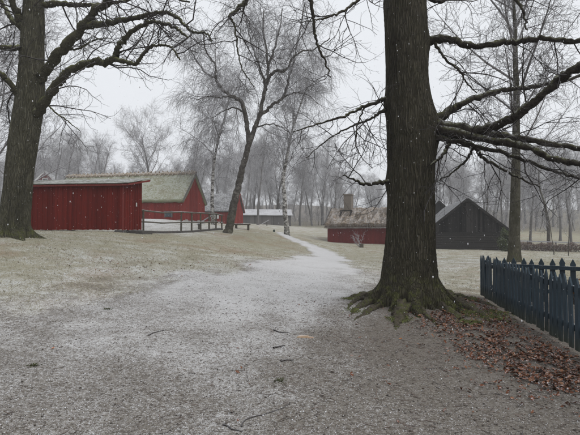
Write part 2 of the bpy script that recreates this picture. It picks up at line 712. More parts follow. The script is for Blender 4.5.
def ground():
    k = 6.4
    nx, ny = 300, 320
    s = np.linspace(-1, 1, nx)
    xs = 520 * np.sinh(s * k) / math.sinh(k) + 0.5
    k2 = 6.4
    s0 = -0.62
    t = np.linspace(s0, 1, ny)
    ys = 7 + 520 * np.sinh(t * k2) / math.sinh(k2)
    X, Y = np.meshgrid(xs, ys)
    Z = hts(X, Y)
    V = np.stack([X, Y, Z], -1).reshape(-1, 3)
    i = np.arange(ny - 1)[:, None] * nx + np.arange(nx - 1)[None]
    Q = np.stack([i, i + 1, i + nx + 1, i + nx], -1).reshape(-1, 4)
    me = mesh_from('ground', V, Q, smooth=True)
    acc = kinds(V[:, 0], V[:, 1])
    for j, nm in enumerate(('snow', 'grass', 'soil')):
        at = me.attributes.new(nm, 'FLOAT', 'POINT')
        at.data.foreach_set('value', acc[:, j].astype(np.float32))
    t = NT('frosted_ground')
    hf = t.noise(95, 3, .75)
    pv = t.voro(42, None, 'F1', 'Color')
    pf = t.voro(42)
    mf = t.noise(11, 5, .7)
    lf = t.noise(1.1, 5, .65, None, .4)
    xl = t.noise(.35, 4, .6)
    sep = t.n('ShaderNodeSeparateColor')
    t.l(pv, sep.inputs[0])
    grav = t.mix(sep.outputs[0], (.085, .074, .060), (.255, .240, .212))
    grav = t.mix(t.rmp(hf, .42, .66), grav, (.135, .112, .098))
    cl = t.noise(38, 4, .75)
    soil = t.mix(t.rmp(hf, .3, .7), (.090, .077, .063), (.195, .176, .150))
    soil = t.mix(t.rmp(cl, .42, .64, 0, .8), soil, (.21, .19, .175))
    soil = t.mix(t.rmp(cl, .44, .34, 0, .75), soil, (.045, .034, .027))
    gras = t.mix(t.rmp(hf, .25, .75), (.20, .18, .125), (.37, .352, .27))
    gras = t.mix(t.rmp(mf, .45, .7, 0, .55), gras, (.18, .185, .10))
    gras = t.mix(t.rmp(lf, .50, .66, 0, .5), gras, (.20, .205, .125))
    gras = t.mix(t.rmp(xl, .50, .66, 0, .6), gras, (.235, .17, .115))
    jig = t.mth('MULTIPLY', t.mth('SUBTRACT', lf, .5), 1.0)
    jig2 = t.mth('MULTIPLY', t.mth('SUBTRACT', mf, .5), .9)
    jj = t.mth('ADD', jig, jig2)
    grav = t.mix(t.rmp(cl, .45, .35, 0, .45), grav, (.075, .063, .055))
    grav = t.mix(t.rmp(cl, .55, .68, 0, .4), grav, (.29, .275, .26))
    soil_f = t.rmp(t.mth('ADD', t.attr('soil'), jj), .25, .75)
    gras_f = t.rmp(t.mth('ADD', t.attr('grass'), jj), .25, .75)
    c = t.mix(soil_f, grav, soil)
    c = t.mix(gras_f, c, gras)
    # snow pellets lying between the stones and the blades
    grain = t.mth('ADD', t.mth('MULTIPLY', hf, .42), t.mth('ADD', t.mth('MULTIPLY', cl, .38), t.mth('MULTIPLY', t.noise(210, 2, .6), .20)))
    amt = t.mth('ADD', t.attr('snow'), t.mth('MULTIPLY', jj, t.mth('ADD', .40, t.mth('MULTIPLY', t.attr('grass'), .45))))
    sn = t.rmp(t.mth('ADD', grain, t.mth('MULTIPLY', amt, .46)), .65, .79)
    c = t.mix(t.mth('MULTIPLY', sn, .85), c, (.60, .60, .605))
    hgt = t.mth('ADD', t.mth('MULTIPLY', hf, .5), t.mth('ADD', t.mth('MULTIPLY', pf, -.6), t.mth('MULTIPLY', mf, 1.2)))
    t.bump(hgt, .8, .02)
    t.b.inputs['Roughness'].default_value = .95
    o = obj('ground', me, t.col(c))
    tag(o, 'snow dusted gravel track and straw coloured grass under the trees', kind='structure')
    return o


GR = ground()


# ------------------------------------------------------------------ materials for buildings
def wood(name, c1, c2, dirt=(.03, .012, .010), dirt_amt=.5, stretch=(8, 8, .8), snowy=0.0, wear=.3, wearc=(.20, .13, .11)):
    t = NT(name)
    n1 = t.noise(3.2, 5, .7, t.coord(stretch))
    c = t.mix(t.island(), c1, c2)
    c = t.mix(t.rmp(n1, .4, .75, 0, dirt_amt), c, dirt)
    n2 = t.noise(1.3, 5, .7)
    c = t.mix(t.rmp(n2, .55, .8, 0, wear), c, wearc)
    if snowy:
        f = t.mth('MULTIPLY', t.rmp(t.up(), .3, .9), t.rmp(t.noise(2.5, 5, .7), .3, .55, 0, snowy))
        c = t.mix(f, c, (.66, .67, .69))
    t.bump(n1, .5, .01)
    return t.col(c)


MAT['red_shed'] = wood('red_shed_boards', (.092, .0085, .0055), (.140, .0135, .0088), wear=.12, wearc=(.14, .055, .042))
MAT['red_barn'] = wood('red_barn_boards', (.165, .021, .017), (.235, .035, .028), wear=.35, wearc=(.28, .14, .12))
MAT['red_cottage'] = wood('red_cottage_boards', (.125, .0120, .0105), (.165, .018, .0155), wear=.12, wearc=(.2, .08, .07))
MAT['red_trim'] = wood('red_trim', (.15, .03, .027), (.18, .04, .034))
MAT['black_barn'] = wood('black_tarred_boards', (.004, .004, .004), (.040, .037, .035), dirt=(.004, .004, .004), wear=.4, wearc=(.062, .057, .053))
MAT['grey_boards'] = wood('weathered_grey_boards', (.10, .097, .097), (.16, .155, .15), dirt=(.06, .055, .05))
MAT['fence_wood'] = wood('old_fence_wood', (.055, .048, .036), (.10, .09, .07), dirt=(.03, .03, .02), stretch=(3, 3, 3), snowy=.7, wear=.2)
MAT['white_trim'] = wood('white_painted_trim', (.55, .55, .55), (.65, .65, .64), dirt=(.35, .34, .33), wear=.1, wearc=(.4, .4, .4))
MAT['dark_stone'] = wood('dark_plinth_stone', (.045, .042, .04), (.09, .085, .08), dirt=(.02, .02, .02), stretch=(3, 3, 3))
MAT['pale_stone'] = wood('pale_plinth_stone', (.26, .25, .24), (.42, .41, .39), dirt=(.12, .11, .1), stretch=(3, 3, 3))
MAT['glass'] = wood('dim_window_glass', (.06, .075, .085), (.07, .085, .095), dirt=(.05, .06, .07), wear=0)
MAT['glass'].node_tree.nodes['Principled BSDF'].inputs['Roughness'].default_value = .2
MAT['iron'] = wood('black_iron', (.012, .012, .013), (.02, .02, .02), dirt=(.03, .02, .015), wear=0)


def roof_mat(name, c1, c2, moss, moss_c, snow, streak=(6, .8, 6), scale=3.0):
    t = NT(name)
    n1 = t.noise(scale, 6, .7, t.coord(streak))
    c = t.mix(t.rmp(n1, .32, .68), c1, c2)
    n2 = t.noise(.9, 5, .65)
    c = t.mix(t.rmp(n2, .38, .62, 0, moss), c, moss_c)
    n3 = t.noise(5.5, 5, .75)
    f = t.mth('MULTIPLY', t.rmp(t.up(), .1, .6), t.rmp(t.mth('ADD', n3, t.mth('MULTIPLY', n2, .5)), .66, .84, 0, snow))
    c = t.mix(f, c, (.64, .65, .67))
    t.bump(n1, .9, .05)
    return t.col(c)


MAT['moss_thatch'] = roof_mat('moss_grown_thatch', (.20, .195, .125), (.31, .305, .225), .55, (.215, .24, .135), .35)
MAT['straw_ridge'] = roof_mat('straw_ridge', (.22, .17, .12), (.50, .43, .35), .2, (.2, .17, .13), .4, (10, 2, 2))
MAT['thatch'] = roof_mat('brown_thatch', (.085, .064, .046), (.30, .235, .170), .4, (.17, .135, .10), .35, (9, 1.4, 2.5))
MAT['felt_roof'] = roof_mat('frosted_felt_roof', (.11, .11, .095), (.20, .205, .175), .5, (.16, .17, .125), .5, (2, 2, 2))
MAT['grey_roof'] = roof_mat('grey_shingle_roof', (.10, .10, .105), (.17, .17, .175), .3, (.14, .145, .13), .35, (3, 1, 3))
MAT['snow_roof'] = roof_mat('snow_covered_roof', (.34, .34, .355), (.48, .48, .5), .2, (.36, .36, .375), .6)
MAT['chimney'] = roof_mat('old_brick_chimney', (.15, .125, .105), (.23, .20, .17), .4, (.12, .115, .09), .3, (3, 3, 6))
MAT['barn_roof'] = roof_mat('pale_barn_roof', (.12, .12, .125), (.20, .20, .205), .4, (.14, .145, .135), .22, (3, 1, 3))


# ------------------------------------------------------------------ buildings
def boards_x(mb, x0, x1, y, outward, z0, ztop, bw=.16, gap=.008, depth=.028):
    """vertical boards on a wall that runs along x; outward = -1 front, +1 back"""
    n = max(1, round((x1 - x0) / bw))
    w_ = (x1 - x0) / n
    for i in range(n):
        a, b = x0 + i * w_ + gap / 2, x0 + (i + 1) * w_ - gap / 2
        d = depth * (1 if i % 2 else .45) + rng.uniform(0, .005)
        ya, yb = (y - d, y) if outward < 0 else (y, y + d)
        za = z0 + rng.uniform(-.02, .015)
        mb.hexa([(a, ya, za), (b, ya, za), (b, yb, za), (a, yb, za), (a, ya, ztop(a)), (b, ya, ztop(b)), (b, yb, ztop(b)), (a, yb, ztop(a))])


def boards_y(mb, y0, y1, x, outward, z0, ztop, bw=.16, gap=.008, depth=.028):
    n = max(1, round((y1 - y0) / bw))
    w_ = (y1 - y0) / n
    for i in range(n):
        a, b = y0 + i * w_ + gap / 2, y0 + (i + 1) * w_ - gap / 2
        d = depth * (1 if i % 2 else .45) + rng.uniform(0, .005)
        xa, xb = (x - d, x) if outward < 0 else (x, x + d)
        za = z0 + rng.uniform(-.02, .015)
        mb.hexa([(xa, a, za), (xb, a, za), (xb, b, za), (xa, b, za), (xa, a, ztop(a)), (xb, a, ztop(a)), (xb, b, ztop(b)), (xa, b, ztop(b))])


def slab(name, A, B, Cc, D, thick, nu, nv, bump, mat, parent, sag=0.0, seed=1, smooth=True):
    """uneven roof slab: A-B the eave, D-C the ridge, thickness downwards along the normal"""
    rs = np.random.RandomState(seed)
    A, B, Cc, D = [np.array(q, float) for q in (A, B, Cc, D)]
    u = np.linspace(0, 1, nu)[None, :, None]
    v = np.linspace(0, 1, nv)[:, None, None]
    Pt = (A * (1 - u) + B * u) * (1 - v) + (D * (1 - u) + Cc * u) * v
    nrm = np.cross(B - A, D - A)
    nrm /= np.linalg.norm(nrm)
    if nrm[2] < 0:
        nrm = -nrm
    nz = rs.randn(nv, nu)
    for _ in range(2):
        nz = (nz + np.roll(nz, 1, 1) + np.roll(nz, -1, 1) + np.roll(nz, 1, 0) + np.roll(nz, -1, 0)) / 5
    nz = nz / (nz.std() + 1e-9) * bump
    Pt = Pt + nrm * nz[..., None]
    Pt[..., 2] -= sag * np.sin(PI * u[..., 0]) * np.ones_like(v[..., 0])
    top = Pt.reshape(-1, 3)
    bot = (Pt - nrm * thick).reshape(-1, 3)
    V = np.concatenate([top, bot])
    N = nu * nv
    i = np.arange(nv - 1)[:, None] * nu + np.arange(nu - 1)[None]
    Qt = np.stack([i, i + 1, i + nu + 1, i + nu], -1).reshape(-1, 4)
    Qb = Qt[:, ::-1] + N
    edge = list(range(nu)) + [nu * k + nu - 1 for k in range(1, nv)] + [nu * (nv - 1) + k for k in range(nu - 2, -1, -1)] + [nu * k for k in range(nv - 2, 0, -1)]
    Qe = [[edge[(k + 1) % len(edge)], edge[k], edge[k] + N, edge[(k + 1) % len(edge)] + N] for k in range(len(edge))]
    me = mesh_from(name, V, np.concatenate([Qt, Qb, np.array(Qe)]), smooth=False)
    return obj(name, me, mat, parent)


def gable_house(name, label, cat, near_right, ang, L, Wd, Hh, RH, wall_mat, roof_m, oh=.3, ohg=.25, thick=.12, bump=.01, trim=None, nu=40, bw=.18,
                plinth=None, group=None, frame_depth=.0):
    """ridge along local x from -L to 0, front wall at y=0, gable at x=0 (the right end)"""
    root = thing(name, label, cat, near_right, ang, group)
    mid = Wd / 2

    def zt(y):
        return Hh + (RH - Hh) * (1 - abs(y - mid) / mid)
    m = MB()
    m.prism([(-L + .06, .04, -.6), (-L + .06, Wd - .04, -.6), (-L + .06, Wd - .04, Hh - .05), (-L + .06, mid, RH - .08), (-L + .06, .04, Hh - .05)], (L - .12, 0, 0))
    m.build('wall', wall_mat, root)
    for nm, fn in (('front', lambda q: boards_x(q, -L, 0, .03, -1, .0, lambda x: Hh - .02, bw)),
                   ('back', lambda q: boards_x(q, -L, 0, Wd - .03, 1, .0, lambda x: Hh - .02, bw)),
                   ('right', lambda q: boards_y(q, 0, Wd, -.05, 1, .0, lambda y: zt(y) - .05, bw)),
                   ('left', lambda q: boards_y(q, 0, Wd, -L + .05, -1, .0, lambda y: zt(y) - .05, bw))):
        q = MB()
        fn(q)
        o = q.build('wall_boards', wall_mat, root)
        o['kind'] = 'stuff'
    if plinth:
        q = MB()
        x = -L
        while x < 0:
            s_ = rng.uniform(.35, .7)
            q.box(x + .01, min(x + s_, .05) - .01, -.05 - rng.uniform(0, .05), .3, -.5, rng.uniform(.12, .26))
            x += s_
        y = 0
        while y < Wd:
            s_ = rng.uniform(.35, .7)
            q.box(-.3, .06 + rng.uniform(0, .05), y + .01, min(y + s_, Wd) - .01, -.5, rng.uniform(.15, .30))
            y += s_
        o = q.build('foundation_stones', plinth, root)
        o['kind'] = 'stuff'
    sl_ = (RH - Hh) / mid
    ez = Hh - oh * sl_
    t_ = thick
    slab('roof', (-L - ohg, -oh, ez + t_), (ohg, -oh, ez + t_), (ohg, mid, RH + t_), (-L - ohg, mid, RH + t_), thick, nu, 14, bump, roof_m, root, seed=len(name))
    slab('roof', (-L - ohg, Wd + oh, ez + t_), (ohg, Wd + oh, ez + t_), (ohg, mid + .004, RH + t_), (-L - ohg, mid + .004, RH + t_), thick, nu, 14, bump, roof_m, root, seed=len(name) + 3)
    if trim:
        for x in (ohg + .02, -L - ohg - .02):
            for sgn in (-1, 1):
                q = MB()
                q.beam((x, mid, RH + t_ - .06), (x, mid + sgn * (mid + oh), ez + t_ - .06), .03, .2)
                q.build('barge_board', trim, root)
    return root


def px_point(px, py, Z):
    return P(px, py, Z)


# --- red shed beside the left oak
def shed():
    c = P(123, 232, 22)
    base = (c.x, c.y, H(c.x, c.y) + .04)
    dx, dy = .99, -.12
    ang = math.atan2(dy, dx)
    L, D, HF, HB = 6.3, 2.1, 2.34, 2.80
    root = thing('red_shed', 'long low dark red board shed with flat frosted roof beside mossy oak', 'shed', base, ang)
    q = MB()
    q.hexa([(-L + .05, .04, .12), (-.05, .04, .12), (-.05, D - .04, .12), (-L + .05, D - .04, .12),
            (-L + .05, .04, HF), (-.05, .04, HF), (-.05, D - .04, HB), (-L + .05, D - .04, HB)])
    q.build('wall', MAT['red_shed'], root)
    for fn in (lambda q: boards_x(q, -L, -.06, .03, -1, .1, lambda x: HF - .01, .135, .01),
               lambda q: boards_y(q, .04, D, -.04, 1, .1, lambda y: HF + (HB - HF) * y / D - .01, .135, .012),
               lambda q: boards_y(q, 0, D, -L + .04, -1, .1, lambda y: HF + (HB - HF) * y / D - .01, .135, .01)):
        q = MB()
        fn(q)
        q.build('wall_boards', MAT['red_shed'], root)['kind'] = 'stuff'
    MB().box(-.05, .02, -.02, .03, .08, HF - .02).build('corner_board', MAT['red_trim'], root)
    MB().box(-L - .1, .35, -.2, -.17, HF - .03, HF + .06).build('fascia', MAT['red_trim'], root)
    MB().hexa([(.33, -.2, HF - .02), (.36, -.2, HF - .02), (.36, D + .2, HB - .02), (.33, D + .2, HB - .02),
               (.33, -.2, HF + .07), (.36, -.2, HF + .07), (.36, D + .2, HB + .08), (.33, D + .2, HB + .08)]).build('fascia', MAT['red_trim'], root)
    slab('roof', (-L - .15, -.24, HF + .11), (.38, -.24, HF + .11), (.38, D + .25, HB + .17), (-L - .15, D + .25, HB + .17), .035, 40, 10, .004, MAT['felt_roof'], root)
    MB().box(.0, .035, 1.35, 1.41, 1.35, 1.55).build('latch', MAT['white_trim'], root)
    x = -L + .1
    while x < 0:
        s_ = rng.uniform(.5, .9)
        if rng.random() < .8:
            MB().box(x, min(x + s_, .02), -.02, .35, -.3, .1 - rng.uniform(0, .02)).build('foundation_stone', MAT['dark_stone'], root, .03)
        x += s_
    for y in (.55, 1.3, 1.85):
        MB().box(-.3, .05, y, y + .35, -.3, .09).build('foundation_stone', MAT['dark_stone'], root, .03)
    MB().box(.06, .8, .5, 1.7, -.3, -.02 + .08).build('door_step', MAT['dark_stone'], root, .03)


shed()

# --- barn with the moss green thatch
c = P(183, 221, 44)
barn = gable_house('thatched_barn', 'red board barn with moss green thatched roof and jagged straw ridge', 'barn', (c.x, c.y, H(c.x, c.y) - .05), math.atan2(-.2, .98),
                   15.5, 5.6, 2.25, 5.0, MAT['red_barn'], MAT['moss_thatch'], .35, .12, .28, .03, MAT['grey_boards'], 90, .2, MAT['pale_stone'])
MB().box(-1.9, -1.25, -.06, .05, .55, 1.1).build('window', MAT['glass'], barn)
MB().box(-2.0, -1.9, -.07, .02, .5, 1.15).build('window_jamb', MAT['grey_boards'], barn)
MB().box(-1.25, -1.15, -.07, .02, .5, 1.15).build('window_jamb', MAT['grey_boards'], barn)
rp, rr_ = [], []
for i in range(60):
    x = -15.6 + i * 15.75 / 59
    rp.append((x, 2.8, 5.30 + rng.uniform(-.03, .05)))
    rr_.append(.20 + rng.uniform(-.03, .04))
obj('ridge_roll', tubes('ridge_roll', [([(rp, rr_)], 9)]), MAT['straw_ridge'], barn)
sm = MB().beam((0, -.40, -.24), (0, .16, .20), .08, .08, (1, 0, 0))
sme = bpy.data.meshes.new('ridge_stick')
sme.from_pydata(sm.v, [], sm.f)
for i in range(64):
    o = obj('ridge_stick', sme, MAT['straw_ridge'], barn, (-15.5 + i * .243 + rng.uniform(-.05, .05), 2.8, 5.40 + rng.uniform(-.03, .03)),
            (rng.uniform(-.2, .2), rng.uniform(-.15, .15), rng.uniform(-.15, .15) + (PI if i % 2 else 0)))

# --- second red barn, grey roof
c = P(234, 222.5, 61)
barn2 = gable_house('red_barn', 'small faded red barn with steep dark grey roof behind the leaning birch', 'barn', (c.x, c.y, H(c.x, c.y) - .05), math.atan2(-.17, .98),
                    7.0, 4.6, 2.1, 4.5, MAT['red_barn'], MAT['grey_roof'], .3, .2, .12, .015, MAT['red_trim'], 50, .22)
MB().box(-2.9, -2.2, -.05, .05, .9, 1.5).build('window', MAT['white_trim'], barn2)

# --- long grey outbuilding with snow on its roof
c = P(291, 226.5, 84)
long_b = gable_house('grey_outbuilding', 'long low grey board outbuilding with snow covered roof beyond the birches', 'outbuilding', (c.x, c.y, H(c.x, c.y) - .2), math.atan2(.10, .99),
                     13.5, 4.5, 2.35, 3.4, MAT['grey_boards'], MAT['snow_roof'], .4, .3, .12, .01, None, 40, .3)
for x in (-3.4, -7.0, -10.4):
    MB().box(x, x + .18, -.06, .02, 0, 2.25).build('post', MAT['dark_stone'], long_b)

# --- distant house gable, white trim
c = P(45, 190, 62)
hz = c.z + .35
farh = thing('red_house', 'distant red house gable with white trim peeping above the shed roof', 'house', (c.x, c.y, hz), R(18))
q = MB().prism([(-.95, 0, -3.6), (.95, 0, -3.6), (.95, 0, 1.15), (0, 0, 2.25), (-.95, 0, 1.15)], (0, 6, 0))
q.build('wall', MAT['red_cottage'], farh)
q = MB()
boards_x(q, -.95, .95, 0, -1, -3.6, lambda x: 2.2 - 1.15 * abs(x), .2)
q.build('wall_boards', MAT['red_cottage'], farh)['kind'] = 'stuff'
for s_ in (-1, 1):
    slab('roof', (s_ * 1.25, -.2, .98), (s_ * 1.25, 6.2, .98), (s_ * .005, 6.2, 2.42), (s_ * .005, -.2, 2.42), .1, 10, 6, .005, MAT['snow_roof'], farh)
    MB().beam((0, -.25, 2.3), (s_ * 1.25, -.25, .88), .04, .16).build('barge_board', MAT['white_trim'], farh)
wn = MB().box(-.28, .28, -.06, -.03, .55, 1.25).build('window', MAT['glass'], farh)
MB().box(-.36, .36, -.07, -.04, .42, .55).box(-.36, .36, -.07, -.04, 1.25, 1.36).box(-.36, -.28, -.07, -.04, .55, 1.25).box(.28, .36, -.07, -.04, .55, 1.25).build('frame', MAT['white_trim'], wn)

# --- red cottage with the shaggy brown thatch
c = P(424, 246.5, 46.5)
cott = gable_house('thatched_cottage', 'low dark red cottage with shaggy brown thatch behind the big oak', 'cottage', (c.x, c.y, H(c.x, c.y) - .1), math.atan2(-.40, .92),
                   10.75, 4.8, 2.35, 4.05, MAT['red_cottage'], MAT['thatch'], .30, .28, .42, .07, None, 110, .17)
MB().box(-10.9, .05, -.42, -.3, 2.08, 2.15).build('eave_board', MAT['white_trim'], cott)
for s_ in (0, 1):
    MB().beam((-11.07, 2.4, 4.5), (-11.07, -.4 if s_ == 0 else 5.2, 2.5), .06, .2).build('barge_board', MAT['grey_boards'], cott)
ch = MB().box(-9.35, -8.45, 1.9, 2.8, 2.5, 6.0).build('chimney', MAT['chimney'], cott)
MB().box(-9.42, -8.38, 1.83, 2.87, 6.0, 6.15).build('chimney_cap', MAT['chimney'], ch)
for x in (-9.5, -8.3):
    MB().beam((x, 1.75, 4.15), (x, .85, 3.55), .08, .08).build('roof_strut', MAT['iron'], cott)
    MB().beam((x, 1.15, 3.7), (x, 1.15, 4.2), .07, .07).build('roof_strut', MAT['iron'], cott)
q = MB()
q.beam((-9.65, 1.2, 4.15), (-8.15, 1.2, 4.15), .09, .09)
q.build('roof_rail', MAT['iron'], cott)
# shaggy straw ends along the eave and over the roof
pth = []
for i in range(5200):
    x = rng.uniform(-11.0, .25)
    f = 0 if i < 1600 else rng.random()
    y = -.28 + f * 2.65
    z = 2.35 + y * .708 + .42 + rng.uniform(-.05, .03)
    if f == 0:
        z -= rng.uniform(0, .36)
    pth.append(grow(Vector((x, y, z)), Vector((rng.gauss(0, .3), -1, -.72 + rng.gauss(0, .15))), rng.uniform(.18, .4), .016, .006, 3, .1, -.06))
obj('straw', tubes('straw', [(pth, 3)]), MAT['thatch'], cott)['kind'] = 'stuff'

# --- black tarred barn: gable towards us
def black_barn(name, label, peak, half, L, wall_h, peak_h, ang, base_z, rm):
    root = thing(name, label, 'barn', (peak.x, peak.y, base_z), ang)
    q = MB().prism([(-half + .05, .04, -.8), (half - .05, .04, -.8), (half - .05, .04, wall_h), (0, .04, peak_h - .1), (-half + .05, .04, wall_h)], (0, L, 0))
    q.build('wall', MAT['black_barn'], root)

    def zt(x):
        return wall_h + (peak_h - wall_h) * (1 - abs(x) / half) - .06
    q = MB()
    boards_x(q, -half, half, 0.03, -1, wall_h + .05, lambda x: max(zt(x), wall_h + .06), .19, .012, .05)
    q.build('gable_boards', MAT['black_barn'], root)['kind'] = 'stuff'
    z = 0.0
    while z < wall_h:
        MB().box(-half, half, -.03 - rng.uniform(0, .02), .02, z, min(z + .2, wall_h + .04) - .012).build('log', MAT['black_barn'], root, .02)
        z += .21
    MB().box(-half - .02, half + .02, -.10, -.055, wall_h + .0, wall_h + .12).build('tie_beam', MAT['black_barn'], root)
    q = MB()
    boards_y(q, 0, L, -half + .02, -1, 0, lambda y: wall_h, .2)
    q.build('wall_boards', MAT['black_barn'], root)['kind'] = 'stuff'
    s_l = (peak_h - wall_h) / half
    oh = .2
    for s_ in (-1, 1):
        slab('roof', (s_ * (half + oh), -.3, wall_h - oh * s_l + .1), (s_ * (half + oh), L + .3, wall_h - oh * s_l + .1), (s_ * .003, L + .3, peak_h + .1), (s_ * .003, -.3, peak_h + .1),
             .1, 50, 16, .012, rm, root, seed=5 + s_)
        MB().beam((0, -.33, peak_h - .0), (s_ * (half + oh), -.33, wall_h - oh * s_l - .0), .04, .2).build('barge_board', MAT['black_barn'], root)
    return root


pk = P(467, 198, 39)
black_barn('black_barn', 'large black tarred barn gable with pale grey roof beside the green bush', pk, 3.75, 13, 1.42, pk.z - .1 - H(pk.x, pk.y), -math.atan2(3, 14), H(pk.x, pk.y), MAT['barn_roof'])
pk = P(439, 200.5, 60)
black_barn('black_barn', 'small black gable peeping out behind the pale roof of the big black barn', pk, 2.9, 7, 2.2, pk.z - .1 - 0.6, -math.atan2(3, 14), .6, MAT['barn_roof'])


# ------------------------------------------------------------------ trees
def tree_obj(name, label, cat, base, group=None, rz=0):
    return thing(name, label, cat, base, rz, group)


def add_part(root, name, me, mat):
    o = obj(name, me, mat, root)
    return o


def to_local(paths, base):
    return [([(p[0] - base[0], p[1] - base[1], p[2] - base[2]) for p in pts], rad) for pts, rad in paths]


def trunk_mesh(name, axis, radf, flare, nth, seed, zs, bark=.012, burrs=()):
    """axis(z)->(x,y), radf(z)->radius, flare: list of (angle, reach, width, height) buttresses"""
    rs = np.random.RandomState(seed)
    th = np.linspace(0, 2 * PI, nth, endpoint=False)
    rows = []
    ph = rs.rand(12) * 6.28
    fr = rs.rand(len(zs), nth)
    for _ in range(1):
        fr = (fr + np.roll(fr, 1, 0) + np.roll(fr, -1, 0)) / 3
    fr = (fr + np.roll(fr, 2, 0) + np.roll(fr, -2, 0)) / 3
    for j, z in enumerate(zs):
        r = np.full(nth, radf(z))
        # slow bumps
        r = r * (1 + .035 * np.sin(2 * th + ph[0] + z * .5) + .025 * np.sin(3 * th + ph[1] - z * .9) + .015 * np.sin(5 * th + ph[2] + z * 1.4))
        for a, reach, wid, hh in flare:
            d = np.angle(np.exp(1j * (th - a)))
            k = max(0.0, 1 - z / hh)
            r = r + reach * (k ** 2.6) * np.exp(-(d / (wid * (1.0 - .35 * k))) ** 2)
        for a, bz, amp, wid in burrs:
            d = np.angle(np.exp(1j * (th - a)))
            r = r + amp * np.exp(-(d * radf(z) / wid) ** 2 - ((z - bz) / (wid * 1.2)) ** 2)
        # furrowed bark
        furrow = np.abs(np.sin(th * 19 + 1.9 * np.sin(z * 3.1 + th * 3 + ph[3]) + 2.4 * np.sin(z * 1.3 + th * 5 + ph[4]) + 1.1 * np.sin(z * 7.3 - th * 11 + ph[5])))
        furrow = furrow * (.55 + .45 * np.sin(th * 7 + z * 4.1 + 2 * np.sin(z * 1.9 + th * 2) + ph[6]))
        r = r + bark * (furrow - .5) + bark * 2.2 * (fr[j] - .5)
        ax, ay = axis(z)
        rows.append(np.stack([ax + r * np.cos(th), ay + r * np.sin(th), np.full(nth, z)], -1))
    V = np.concatenate(rows)
    n = len(zs)
    i = np.arange(n - 1)[:, None] * nth
    k = np.arange(nth)[None]
    k2 = (k + 1) % nth
    Q = np.stack([i + k, i + k2, i + k2 + nth, i + k + nth], -1).reshape(-1, 4)
    return mesh_from(name, V, Q, smooth=True)


